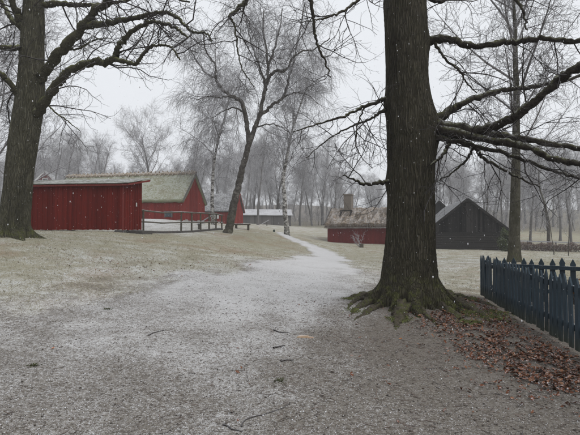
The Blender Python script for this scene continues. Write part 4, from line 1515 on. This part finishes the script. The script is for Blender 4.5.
def picket_fence(label, A, B, first, rail_side, n, spacing, hgt=1.0):
    """pickets from A towards B; rails on rail_side (+1 left of the direction of run)"""
    A, B = Vector(A), Vector(B)
    d = (B - A).normalized()
    nrm = Vector((-d.y, d.x, 0)) * rail_side
    L = spacing * n
    ang = math.atan2(d.y, d.x)
    root = thing('picket_fence', label, 'fence', (A.x, A.y, 0), ang, 'picket fences')
    wd, th = .100, .022
    pm = bpy.data.meshes.new('picket')
    q = MB()
    pr = [(-wd / 2, 0, .05), (wd / 2, 0, .05), (wd / 2, 0, hgt - .15), (wd / 2 + .006, 0, hgt - .12), (0, 0, hgt), (-wd / 2 - .006, 0, hgt - .12), (-wd / 2, 0, hgt - .15)]
    q.prism([(a, -th / 2, c_) for a, b, c_ in pr], (0, th, 0))
    pm.from_pydata(q.v, [], q.f)
    for i in range(n):
        s_ = first + i * spacing
        g = H(A.x + d.x * s_, A.y + d.y * s_)
        obj('picket', pm, MAT['paint'], root, (s_ + rng.uniform(-.006, .006), 0, g + rng.uniform(-.022, .018)), (rng.uniform(-.02, .02), rng.uniform(-.022, .022), rng.uniform(-.03, .03)))
    for z in (.28, .80):
        a = (first - .1, rail_side * .045, H(A.x, A.y) + z)
        b = (first + L, rail_side * .045, H(A.x + d.x * L, A.y + d.y * L) + z)
        MB().beam(a, b, .045, .085).build('rail', MAT['paint'], root, .004)
    for s_ in np.arange(first + .05, first + L + .1, 1.9):
        g = H(A.x + d.x * s_, A.y + d.y * s_)
        MB().box(s_ - .045, s_ + .045, rail_side * .115 - .045, rail_side * .115 + .045, g - .3, g + .9).build('post', MAT['paint'], root, .006)
    return root


FA = P(481.5, 298, 10.5)
FB = P(578, 352, 5.8)
fdir = Vector((FB.x - FA.x, FB.y - FA.y, 0)).normalized()
picket_fence('dark blue picket fence running back from the picture edge beside the leaf litter', (FA.x, FA.y, 0), (FB.x, FB.y, 0), .0, 1, 64, .164)
FC = P(640, 262, 8.6)
picket_fence('short dark blue picket fence turning off at the far corner, seen over the near pickets', (FA.x + .06, FA.y, 0), (FC.x, FC.y, 0), .1, -1, 24, .19, 1.01)

# ------------------------------------------------------------------ wooden rail fence on the bank
def rail_fence():
    pxs = [(143.5, 25.4), (162, 26.6), (181, 28), (191.5, 28.8), (200.7, 29.6), (209, 30.4), (215.8, 31.2), (222, 32)]
    pos = [P(px, 231, Z) for px, Z in pxs]
    b = pos[0]
    root = thing('rail_fence', 'old wooden rail fence between the red shed and the leaning birch', 'fence', (0, 0, 0))
    tops = []
    for i, p in enumerate(pos):
        g = H(p.x, p.y)
        h_ = [1.35, 1.3, 1.38, 1.35, 1.3, 1.25, 1.2, 1.1][i]
        if i != 1:
            MB().beam((p.x, p.y, g - .3), (p.x + rng.uniform(-.04, .04), p.y, g + h_), .10, .10, (0, 1, 0)).build('post', MAT['fence_wood'], root, .02)
        tops.append((Vector((p.x, p.y, g)), h_))
    for za in (1.24, .62):
        for i in range(len(tops) - 1):
            (a, ha), (c_, hb) = tops[i], tops[i + 1]
            off = Vector((0, -.09, 0))
            fa, fb = za / 1.3 * ha, za / 1.3 * hb
            MB().beam(a + off + Vector((-.1, 0, fa)), c_ + off + Vector((.1, 0, fb)), .05, .09).build('rail', MAT['fence_wood'], root, .015)
    for i in range(0, len(tops) - 1):
        a, c_ = tops[i][0], tops[i + 1][0]
        MB().beam(a + Vector((0, -.02, .02)), c_ + Vector((0, -.02, .02)), .2, .2).build('sill_log', MAT['dark_stone'], root, .03)


rail_fence()

# leaning snowy plank and prop by the fence
p = P(204, 229, 31)
g = H(p.x, p.y)
r_ = thing('plank_ramp', 'snowy plank propped aslant against the rail fence', 'plank', (p.x, p.y, g))
MB().beam((-.55, .2, .35), (.45, .3, 1.0), .3, .06).build('plank', MAT['snow_roof'], r_)
MB().beam((.3, .3, -.2), (.3, .3, .9), .1, .1, (0, 1, 0)).build('prop', MAT['fence_wood'], r_)
MB().beam((-.4, .2, -.2), (-.4, .2, .4), .1, .1, (0, 1, 0)).build('prop', MAT['fence_wood'], r_)

# low log bench right of the leaning birch
p = P(240, 228, 36)
g = H(p.x, p.y)
r_ = thing('log_bench', 'low dark timber bench beside the foot of the leaning birch', 'bench', (p.x, p.y, g))
MB().box(-.55, .85, -.2, .25, .32, .44).build('seat', MAT['fence_wood'], r_, .02)
for x_ in (-.4, .6):
    MB().box(x_, x_ + .16, -.15, .2, -.2, .32).build('leg', MAT['fence_wood'], r_)

# see-saw like snowy board in front of the long outbuilding
p = P(265, 222, 70)
g = H(p.x, p.y)
r_ = thing('tilted_board', 'white snowy board tilted in front of the grey outbuilding', 'board', (p.x, p.y, g))
MB().beam((-.6, 0, .25), (.65, 0, .95), .35, .1).build('board', MAT['snow_roof'], r_)
MB().beam((.3, 0, -.2), (.3, 0, .7), .12, .12, (0, 1, 0)).build('prop', MAT['fence_wood'], r_)

# green marker post
t = NT('green_post_paint')
t.b.inputs['Base Color'].default_value = (.028, .045, .036, 1)
MAT['green_post'] = t.m
p = P(274, 231, 46)
g = H(p.x, p.y)
r_ = thing('marker_post', 'small dark green marker post on the grass beside the pale birch', 'post', (p.x, p.y, g))
MB().box(-.10, .10, -.10, .10, -.2, .42).build('shaft', MAT['green_post'], r_, .02)
MB().hexa([(-.12, -.12, .42), (.12, -.12, .42), (.12, .12, .42), (-.12, .12, .42), (-.05, -.05, .5), (.05, -.05, .5), (.05, .05, .5), (-.05, .05, .5)]).build('cap', MAT['green_post'], r_)


# ------------------------------------------------------------------ shrubs
def bush(name, label, loc, rx, rz_, n, mat, stem_mat, leaf=.10, cat='bush', nstem=24):
    root = thing(name, label, cat, loc)
    st = []
    for i in range(nstem):
        d = Vector((rng.gauss(0, .5), rng.gauss(0, .5), 1))
        st.append(grow(Vector((rng.gauss(0, .12), rng.gauss(0, .12), -.1)), d, rz_ * rng.uniform(.6, 1.0), .02, .005, 6, .12, .02))
    obj('stem', tubes('stem', [(st, 4)]), stem_mat, root)
    V, Q = [], []
    rs = np.random.RandomState(len(label))
    for i in range(n):
        while True:
            v = rs.uniform(-1, 1, 3)
            l_ = np.linalg.norm(v)
            if .25 < l_ < 1:
                break
        lump = 1 + .22 * math.sin(v[0] * 5 + v[2] * 4) + .15 * math.sin(v[1] * 7 - v[2] * 6)
        c_ = np.array([v[0] * rx * lump, v[1] * rx * lump, rz_ * .52 + v[2] * rz_ * .5 * lump])
        a = rs.randn(3)
        a /= np.linalg.norm(a)
        b = np.cross(a, rs.randn(3))
        b /= np.linalg.norm(b)
        L_ = leaf * rs.uniform(.6, 1.3)
        k = len(V)
        V += [c_ - a * L_, c_ + b * L_ * .4, c_ + a * L_, c_ - b * L_ * .4]
        Q.append((k, k + 1, k + 2, k + 3))
    obj('foliage', mesh_from('foliage', np.array(V), np.array(Q)), mat, root)
    return root


MAT['evergreen'] = leaf_mat('evergreen_leaf', (.045, .058, .028), (.10, .115, .055), .15)
MAT['brown_hedge'] = leaf_mat('brown_hedge_leaf', (.12, .082, .066), (.23, .165, .135), .4)
MAT['dry_leaf'] = leaf_mat('withered_leaf', (.05, .03, .02), (.14, .075, .04), .1)
p = P(507, 250, 36)
bush('evergreen_bush', 'dark green rounded bush at the corner of the black barn', (p.x, p.y, H(p.x, p.y)), .62, 1.75, 5000, MAT['evergreen'], MAT['grey_bark'], .09)
p = P(579, 292, 6.9)
bush('withered_shrub', 'dark withered shrub behind the blue fence at the picture edge', (p.x + .22, p.y, H(p.x, p.y)), .22, 1.0, 420, MAT['dry_leaf'], MAT['twig'], .05, 'shrub', 14)

# small bare shrub before the cottage with a wooden planting box
p = P(360.5, 246.5, 42)
g = H(p.x, p.y)
r_ = thing('bare_shrub', 'small frosted bare shrub in front of the red cottage wall', 'shrub', (p.x, p.y, g))
st, tw = [], [[], []]
for i in range(9):
    q = grow(Vector((rng.gauss(0, .05), rng.gauss(0, .05), -.05)), Vector((rng.gauss(0, .45), rng.gauss(0, .45), 1)), rng.uniform(1.1, 1.75), .022, .006, 7, .1, .02)
    st.append(q)
    spawn(q, [dict(dens=6, start=.3, ang=(25, 60), len=(.3, .7), taper=.3, k=.004, r=.006, n=5, wander=.15, tip=.5, rmin=.006),
              dict(dens=8, start=.2, ang=(25, 60), len=(.12, .3), taper=.3, k=.004, r=.006, n=3, wander=.15, tip=.7, rmin=.005)], tw)
obj('stem', tubes('stem', [(st, 5)]), MAT['twig_mid'], r_)
obj('crown', tubes('crown', [(tw[0], 3), (tw[1], 3)]), MAT['twig_far'], r_)
p = P(361.5, 247.5, 41)
r_ = thing('wooden_stake_box', 'short wooden stump box beside the bare shrub at the cottage', 'box', (p.x, p.y, H(p.x, p.y)))
for a, b, c_, d_ in ((-.16, .16, -.16, -.13), (-.16, .16, .13, .16), (-.16, -.13, -.13, .13), (.13, .16, -.13, .13)):
    MB().box(a, b, c_, d_, -.1, .34).build('board', MAT['fence_wood'], r_)
for px, Z, s_ in ((554, 30, 1.7), (568.5, 29, 1.5)):
    p = P(px, 256, Z)
    r_ = thing('young_tree', 'thin young tree on the grass behind the blue fence, ' + ('left of the pair' if px < 560 else 'right of the pair'), 'tree', (p.x, p.y, H(p.x, p.y)), 0, 'young trees on the lawn')
    q = grow(Vector((0, 0, -.1)), Vector((.03, 0, 1)), 2.6 * s_, .035, .008, 9, .05, 0)
    tw = [[], []]
    spawn(q, [dict(dens=3.4, start=.3, ang=(30, 60), len=(.5, 1.2), taper=.4, k=.005, r=.005, n=6, wander=.12, trop=.04, tip=.5, rmin=.005),
              dict(dens=4, start=.2, ang=(25, 60), len=(.2, .5), taper=.3, k=.004, r=.004, n=4, wander=.15, tip=.7, rmin=.004)], tw)
    obj('trunk', tubes('trunk', [([q], 6)]), MAT['grey_bark'], r_)
    obj('crown', tubes('crown', [(tw[0], 4), (tw[1], 3)]), MAT['twig_mid'], r_)


# low brown hedge and pale rail beyond the lawn
def hedge():
    A, B = P(518, 250, 47), P(640, 250, 43)
    root = thing('low_hedge', 'low brown beech hedge along the far side of the lawn', 'hedge', (A.x, A.y, 0))
    V, Q = [], []
    rs = np.random.RandomState(4)
    n = 9000
    for i in range(n):
        f = rs.rand()
        x_, y_ = A.x + (B.x - A.x) * f, A.y + (B.y - A.y) * f
        top = .80 + .12 * math.sin(f * 30) + .08 * math.sin(f * 71)
        z_ = H(x_, y_) + rs.rand() ** .8 * top
        c_ = np.array([x_ - A.x, y_ - A.y + rs.uniform(-.35, .35), z_])
        a = rs.randn(3)
        a /= np.linalg.norm(a)
        b = np.cross(a, rs.randn(3))
        b /= np.linalg.norm(b)
        L_ = .07 * rs.uniform(.6, 1.4)
        k = len(V)
        V += [c_ - a * L_, c_ + b * L_ * .45, c_ + a * L_, c_ - b * L_ * .45]
        Q.append((k, k + 1, k + 2, k + 3))
    obj('foliage', mesh_from('foliage', np.array(V), np.array(Q)), MAT['brown_hedge'], root)
    st = []
    for i in range(260):
        f = rs.rand()
        x_, y_ = A.x + (B.x - A.x) * f, A.y + (B.y - A.y) * f
        st.append(grow(Vector((x_ - A.x, y_ - A.y + rs.uniform(-.25, .25), H(x_, y_) - .05)), Vector((rng.gauss(0, .25), rng.gauss(0, .25), 1)), rs.uniform(.6, 1.0), .012, .005, 5, .1, 0))
    obj('stem', tubes('stem', [(st, 3)]), MAT['twig_mid'], root)
    r2 = thing('low_rail', 'pale snowy rail running along behind the brown hedge', 'fence', (A.x, A.y + .9, 0))
    n = 9
    pts = []
    for i in range(n):
        f = i / (n - 1)
        x_, y_ = A.x + (B.x - A.x) * f, A.y + .9 + (B.y - A.y) * f
        g = H(x_, y_)
        pts.append(Vector((x_ - A.x, y_ - A.y - .9, g)))
        MB().box(x_ - A.x - .05, x_ - A.x + .05, y_ - A.y - .9 - .05, y_ - A.y - .9 + .05, g - .2, g + 1.02).build('post', MAT['grey_boards'], r2)
    for a, b in zip(pts[:-1], pts[1:]):
        MB().beam(a + Vector((0, -.08, .96)), b + Vector((0, -.08, .96)), .06, .11).build('rail', MAT['snow_roof'], r2)


hedge()


# ------------------------------------------------------------------ ground scatter
def octas(centers, sizes, rs, flat=.6):
    n = len(centers)
    dirs = np.array([(1, 0, 0), (0, 1, 0), (-1, 0, 0), (0, -1, 0), (0, 0, 1), (0, 0, -1)], float)
    jit = 1 + rs.uniform(-.35, .35, (n, 6, 1))
    th = rs.uniform(0, 6.28, n)
    c_, s_ = np.cos(th), np.sin(th)
    D = np.repeat(dirs[None], n, 0) * jit
    X = D[..., 0] * c_[:, None] - D[..., 1] * s_[:, None] * .75
    Y = D[..., 0] * s_[:, None] + D[..., 1] * c_[:, None] * .75
    Zc = D[..., 2] * flat
    V = np.stack([X, Y, Zc], -1) * sizes[:, None, None] + centers[:, None, :]
    T = np.array([(0, 1, 4), (1, 2, 4), (2, 3, 4), (3, 0, 4), (1, 0, 5), (2, 1, 5), (3, 2, 5), (0, 3, 5)])
    F = (np.arange(n)[:, None, None] * 6 + T[None]).reshape(-1, 3)
    return V.reshape(-1, 3), F


def scatter_view(n, rs, y0, y1, power=1.0, xlim=.78):
    """ground positions spread in front of the camera, denser near"""
    Y = y0 * (y1 / y0) ** (rs.rand(n) ** power)
    X = rs.uniform(-xlim, xlim, n) * (Y + .6)
    return X, Y


rs = np.random.RandomState(12)
# gravel stones
X, Y = scatter_view(36000, rs, 2.6, 14)
kp = ~((X > 4.3)) & ~((X < -2.2) & (Y > 9) & (X < -.25 * Y))
X, Y = X[kp], Y[kp]
sz = np.minimum(rs.lognormal(math.log(.0062), .45, len(X)), .014)
Cn = np.stack([X, Y, hts(X, Y) + sz * .25], -1)
v, f = octas(Cn, sz, rs)
t = NT('gravel_stone')
c = t.mix(t.island(), (.055, .046, .040), (.36, .335, .315))
t.m = t.col(c)
o = obj('gravel', mesh_from('gravel', v, tris=f), t.m)
tag(o, 'loose grey brown gravel stones scattered over the foreground track', kind='stuff')
# snow pellets
X, Y = scatter_view(38000, rs, 2.6, 14)
prob = np.where(X > 1.0, .35, 1.0) * np.where((X > 1.6) & (Y > 5.5), .35, 1.0)
kp = rs.rand(len(X)) < prob
X, Y = X[kp], Y[kp]
sz = rs.lognormal(math.log(.0033), .35, len(X))
Cn = np.stack([X, Y, hts(X, Y) + sz * .5], -1)
v, f = octas(Cn, sz, rs, .8)
t = NT('snow_grain')
t.b.inputs['Base Color'].default_value = (.64, .65, .67, 1)
MAT['snow_grain'] = t.m
o = obj('snow_grains', mesh_from('snow_grains', v, tris=f), t.m)
tag(o, 'thin sprinkling of snow grains on the gravel', kind='stuff')


# fallen leaves by the oak and the fence
def leaf_shape(rs, n, size):
    """folded leaf: two halves meeting at a raised or sunken midrib, wavy rim; n leaves"""
    prof = [(-1, 0), (-.55, .30), (-.1, .46), (.4, .36), (1, 0)]
    loc = [(-1, 0, .05), (-.5, 0, 0), (0, 0, 0), (.5, 0, 0), (1, 0, .12), (-.55, .36, .18), (0, .5, .22), (.5, .36, .2), (-.55, -.36, .18), (0, -.5, .22), (.5, -.36, .2)]
    T = np.array([(0, 1, 5), (1, 6, 5), (1, 2, 6), (2, 7, 6), (2, 3, 7), (3, 4, 7), (0, 8, 1), (1, 8, 9), (1, 9, 2), (2, 9, 10), (2, 10, 3), (3, 10, 4)])
    Lc = np.array(loc)
    A = np.repeat(Lc[None], n, 0)
    A = A + rs.normal(0, .07, A.shape)
    A[..., 2] *= rs.uniform(-.6, 1.8, (n, 1))
    A *= (size * rs.uniform(.45, 1.35, n))[:, None, None]
    out = np.empty_like(A)
    th = rs.uniform(0, 6.28, n)
    ti = rs.normal(0, .32, n)
    tj = rs.normal(0, .32, n)
    x_, y_, z_ = A[..., 0], A[..., 1], A[..., 2]
    y2 = y_ * np.cos(ti)[:, None] - z_ * np.sin(ti)[:, None]
    z2 = y_ * np.sin(ti)[:, None] + z_ * np.cos(ti)[:, None]
    x2 = x_ * np.cos(tj)[:, None] + z2 * np.sin(tj)[:, None]
    z3 = -x_ * np.sin(tj)[:, None] + z2 * np.cos(tj)[:, None]
    out[..., 0] = x2 * np.cos(th)[:, None] - y2 * np.sin(th)[:, None]
    out[..., 1] = x2 * np.sin(th)[:, None] + y2 * np.cos(th)[:, None]
    out[..., 2] = z3
    return out, T


def leaf_field(name, label, spots, size, mat):
    X, Y, lift = spots
    n = len(X)
    A, T = leaf_shape(rs, n, size)
    A[..., 2] -= A[..., 2].min(1)[:, None]
    A[..., 0] += X[:, None]
    A[..., 1] += Y[:, None]
    A[..., 2] += (hts(X, Y) + lift)[:, None]
    F = (np.arange(n)[:, None, None] * 11 + T[None]).reshape(-1, 3)
    o = obj(name, mesh_from(name, A.reshape(-1, 3), tris=F), mat)
    tag(o, label, kind='stuff')
    return o


def litter_mat(name, cols):
    t = NT(name)
    i = t.island()
    c = t.mix(t.rmp(i, .0, .45), cols[0], cols[1])
    c = t.mix(t.rmp(i, .5, 1.0), c, cols[2])
    f = t.mth('MULTIPLY', t.rmp(t.up(), .4, .95), t.rmp(t.noise(55, 3, .7), .52, .62, 0, .6))
    c = t.mix(f, c, (.6, .6, .62))
    t.b.inputs['Roughness'].default_value = .65
    return t.col(c)


MAT['litter'] = litter_mat('brown_leaf', [(.034, .019, .013), (.130, .048, .023), (.21, .105, .058)])
zone = [(440, 318, .35), (455, 322, .4), (470, 318, .45), (485, 325, .5), (500, 335, .5), (515, 342, .45), (530, 350, .5), (545, 358, .45), (560, 366, .5), (575, 372, .5), (470, 335, .3), (490, 345, .4), (520, 362, .35), (555, 378, .35),
        (465, 304, .4), (478, 303, .4), (485, 310, .4), (500, 320, .4), (575, 385, .35), (540, 372, .3)]
LX, LY = [], []
for px, py, sd in zone:
    g = G(px, py)
    k = 330
    LX.append(g.x + rs.normal(0, sd, k))
    LY.append(g.y + rs.normal(0, sd * 1.3, k))
LX, LY = np.concatenate(LX), np.concatenate(LY)
fx = FA.x + (FB.x - FA.x) * (LY - FA.y) / (FB.y - FA.y)
pat = np.sin(LX * 5.1 + 1.3 * np.sin(LY * 3.3)) * np.sin(LY * 4.3 + 1.1 * np.sin(LX * 4.7 + 1)) + .5 * np.sin(LX * 11 + LY * 9)
kp = (pat + rs.normal(0, .35, len(LX)) > -.6) & (LX < fx - .04 - .25 * rs.rand(len(LX))) & ((LX - OAKX) ** 2 + (LY - OAKY) ** 2 > .75 ** 2)
LX, LY = LX[kp], LY[kp]
leaf_field('leaf_litter', 'drift of wet brown fallen leaves between the big oak and the blue fence', (LX, LY, rs.uniform(0, .03, len(LX))), .028, MAT['litter'])
X1, Y1 = rs.uniform(-1.0, 4.4, 520), rs.uniform(3.6, 10.5, 520)
kp = (rs.rand(520) < np.clip((X1 + 1.5) / 5, .05, 1)) & (X1 < 3.6 + .16 * (Y1 - 5.8)) & ((X1 - OAKX) ** 2 + (Y1 - OAKY) ** 2 > .7 ** 2)
leaf_field('scattered_leaves', 'loose brown leaves and bark scraps strewn thinly round the oak', (X1[kp], Y1[kp], np.zeros(kp.sum())), .024, MAT['litter'])
# reddish patches of old leaves on the bank
X2, Y2 = [], []
for px, py, k, sx in [(125, 272, 60, .9), (150, 268, 60, .8), (170, 263, 50, .8), (215, 263, 40, .6), (105, 262, 50, .9), (60, 258, 50, 1.2), (190, 250, 60, 1.2), (400, 282, 20, .4), (448, 283, 30, .4), (30, 246, 40, .8)]:
    g = G(px, py)
    X2.append(g.x + rs.normal(0, sx, k))
    Y2.append(g.y + rs.normal(0, sx * .7, k))
X2, Y2 = np.concatenate(X2), np.concatenate(Y2)
leaf_field('bank_leaves', 'flattened reddish leaves lying in patches on the grassy bank', (X2, Y2, np.zeros(len(X2))), .026, MAT['litter'])


# bark scraps and twig bits trodden into the gravel
X3 = np.concatenate([rs.uniform(-2.5, 4.2, 2200), rs.normal(1.6, 1.5, 1500)])
Y3 = np.concatenate([rs.uniform(2.9, 9.5, 2200), rs.normal(6.2, 1.4, 1500)])
kp = (X3 < 3.5 + .16 * (Y3 - 5.8)) & (Y3 > 2.8) & (rs.rand(len(X3)) < np.clip((X3 + 3) / 4, .12, 1)) & ((X3 - OAKX) ** 2 + (Y3 - OAKY) ** 2 > .6)
X3, Y3 = X3[kp], Y3[kp]
pth = []
for a, b, g in zip(X3, Y3, hts(X3, Y3)):
    th = rng.uniform(0, 6.28)
    r0 = rng.uniform(.0015, .004)
    pth.append(grow(Vector((a, b, g + r0)), Vector((math.cos(th), math.sin(th), .02)), rng.uniform(.02, .11), r0, r0 * .7, 3, .18, 0))
o = obj('bark_debris', tubes('bark_debris', [(pth, 4)]), twig_mat('bark_scrap', (.035, .024, .018), (.15, .10, .07), .15))
tag(o, 'small twig bits and bark scraps trodden into the gravel', kind='stuff')


# dry grass on the bank and lawn
def grass(name, label, X, Y, h0, h1, mat, per=3):
    n = len(X)
    n3 = n * per
    X = np.repeat(X, per) + rs.normal(0, .03, n3)
    Y = np.repeat(Y, per) + rs.normal(0, .03, n3)
    Zg = hts(X, Y)
    hh = rs.uniform(h0, h1, n3)
    th = rs.uniform(0, 6.28, n3)
    lean = rs.uniform(.3, 1.6, n3) * hh
    wv = .0012 + .00016 * Y
    a = np.stack([X + np.sin(th) * wv, Y - np.cos(th) * wv, Zg - .005], -1)
    b = np.stack([X - np.sin(th) * wv, Y + np.cos(th) * wv, Zg - .005], -1)
    m1 = np.stack([X + np.cos(th) * lean * .4, Y + np.sin(th) * lean * .4, Zg + hh * .8], -1)
    tip = np.stack([X + np.cos(th) * lean, Y + np.sin(th) * lean, Zg + hh], -1)
    V = np.stack([a, b, m1, tip], 1).reshape(-1, 3)
    i = np.arange(n3)[:, None] * 4
    F = np.concatenate([i + np.array([[0, 1, 2]]), i + np.array([[0, 2, 3]])], 1).reshape(-1, 3)
    o = obj(name, mesh_from(name, V, tris=F), mat)
    tag(o, label, kind='stuff')


MAT['straw_grass'] = leaf_mat('straw_grass', (.23, .21, .15), (.42, .40, .315), .45)
MAT['moss'] = leaf_mat('moss_blade', (.085, .10, .032), (.19, .205, .085), .1)
X, Y = scatter_view(40000, rs, 7, 46)
kd = kinds(X, Y)
onb = rs.rand(len(X)) < np.clip((kd[:, 1] - .25) * 1.4, 0, 1)
grass('grass', 'short straw coloured grass of the bank and lawn', X[onb], Y[onb], .012, .04, MAT['straw_grass'])
# mossy grass round the roots
mx, my = [], []
for px, py, k, sd in [(399, 321, 130, .08), (468, 313, 90, .12), (487, 318, 80, .14), (356, 312, 40, .08), (352, 300, 30, .08), (470, 324, 90, .06), (498, 314, 60, .12)]:
    g = G(px, py)
    mx.append(g.x + rs.normal(0, sd * 1.3, k))
    my.append(g.y + rs.normal(0, sd, k))
grass('moss', 'green moss and grass tufts among the oak roots', np.concatenate(mx), np.concatenate(my), .02, .065, MAT['moss'], 3)

# single things lying on the track
def fallen_twig(label, pts, r0):
    w3 = [G(*q) for q in pts]
    b = w3[0]
    path = catmull([(q.x, q.y, H(q.x, q.y) + r0 * .8) for q in w3], 4)
    path = [(q[0] - b.x + rng.gauss(0, .006), q[1] - b.y + rng.gauss(0, .006), q[2] - b.z) for q in path]
    n = len(path)
    o = obj('fallen_twig', tubes('fallen_twig', [([(path, [r0 * (1 - .6 * i / (n - 1)) for i in range(n)])], 6)]), MAT['twig'], None, b)
    tag(o, label, 'twig', 'twigs lying on the track')


fallen_twig('long thin crooked twig lying on the gravel at the bottom of the picture', [(241, 428), (246, 421), (262, 416), (280, 411), (291, 404)], .006)
fallen_twig('short dark twig on the gravel left of the yellow wood chip', [(274, 331), (281, 333), (289, 333)], .011)
fallen_twig('short thick brown stick on the track below the yellow wood chip', [(273, 350), (279, 348), (285, 347)], .013)
fallen_twig('brown stick lying parallel below the short thick stick', [(281, 363), (287, 361), (294, 361)], .011)
fallen_twig('dark stick on the gravel close to the bottom edge', [(224, 427), (233, 430), (243, 433)], .008)
fallen_twig('thin twig lying on the frosty track near the bank', [(148, 336), (155, 334), (166, 331)], .009)


def single_leaf(label, px, py, size, cols, name='fallen_leaf', cat='leaf'):
    g = G(px, py)
    A, T = leaf_shape(rs, 1, size)
    A[..., 2] -= A[..., 2].min() - .012
    o = obj(name, mesh_from(name, A[0], tris=T), leaf_mat(name + '_colour', *cols), None, g)
    tag(o, label, cat)


single_leaf('bright orange fallen leaf on the frosty gravel', 53, 350, .07, ((.45, .13, .03), (.45, .13, .03)))
single_leaf('small orange leaf lying by the roots of the big oak', 401, 340, .035, ((.4, .16, .06), (.4, .16, .06)))
g = G(304, 337.5)
r_ = thing('wood_chip', 'yellowish torn wood chip on the gravel left of the oak roots', 'wood chip', g)
r_.scale = (.72, .72, .6)
MB().hexa([(-.16, -.03, -.005), (.10, -.05, -.005), (.13, .05, -.005), (-.12, .06, -.005), (-.13, -.02, .03), (.07, -.03, .05), (.10, .03, .035), (-.08, .04, .045)]).build('chip', leaf_mat('fresh_wood', (.30, .21, .14), (.40, .29, .19), .3), r_)
MB().hexa([(.08, -.06, -.005), (.2, -.05, -.005), (.2, .01, -.005), (.1, .0, -.005), (.1, -.05, .02), (.18, -.04, .018), (.18, .0, .02), (.12, -.01, .025)]).build('splinter', leaf_mat('fresh_wood_pale', (.25, .16, .10), (.36, .25, .16), .3), r_)
for lab, px, py in (('dark green moss tuft on the frosty gravel', 31, 367), ('small green tuft in the middle of the track', 280, 381), ('dark tuft of earth on the frosty bank edge', 108, 310)):
    g = G(px, py)
    n = 70
    a = rs.normal(0, .032, (n, 2))
    V, F = [], []
    for q in a:
        th = rs.uniform(0, 6.28)
        k = len(V)
        h_ = rs.uniform(.008, .022)
        V += [(q[0] + .008 * math.sin(th), q[1] - .008 * math.cos(th), -.004), (q[0] - .008 * math.sin(th), q[1] + .008 * math.cos(th), -.004), (q[0] + .03 * math.cos(th), q[1] + .03 * math.sin(th), h_)]
        F.append((k, k + 1, k + 2))
    o = obj('moss_tuft', mesh_from('moss_tuft', np.array(V), tris=np.array(F)), leaf_mat('tuft_colour', (.03, .035, .015), (.07, .075, .03)), None, g)
    tag(o, lab, 'moss', kind='stuff')

# ------------------------------------------------------------------ falling snow
n = 20000
Yf = 2.6 + 33 * rs.rand(n) ** 1.1
Xf = rs.uniform(-1.1, 1.1, n) * np.maximum(Yf, 4)
Zf = rs.uniform(.1, 9.5, n)
zg = hts(Xf, Yf)
kp = (Zf > zg + .05)
Xf, Yf, Zf = Xf[kp], Yf[kp], Zf[kp]
sz = rs.lognormal(math.log(.0031), .3, len(Xf))
v, f = octas(np.stack([Xf, Yf, Zf], -1), sz, rs, 1.8)
o = obj('falling_snow', mesh_from('falling_snow', v, tris=f), MAT['snow_grain'])
tag(o, 'small snowflakes falling through the air', kind='stuff')

# ------------------------------------------------------------------ haze
hz_ = MB().box(-530, 530, -80, 540, -6, 48)
t = NT('misty_air')
t.t.nodes.remove(t.b)
out = [q for q in t.t.nodes if q.type == 'OUTPUT_MATERIAL'][0]
vol = t.n('ShaderNodeVolumePrincipled')
vol.inputs['Color'].default_value = (.94, .955, .985, 1)
vol.inputs['Density'].default_value = HAZE_DENSITY
vol.inputs['Anisotropy'].default_value = .2
t.l(vol.outputs[0], out.inputs['Volume'])
o = hz_.build('haze', t.m)
tag(o, 'misty snow laden air over the whole farm', kind='stuff')
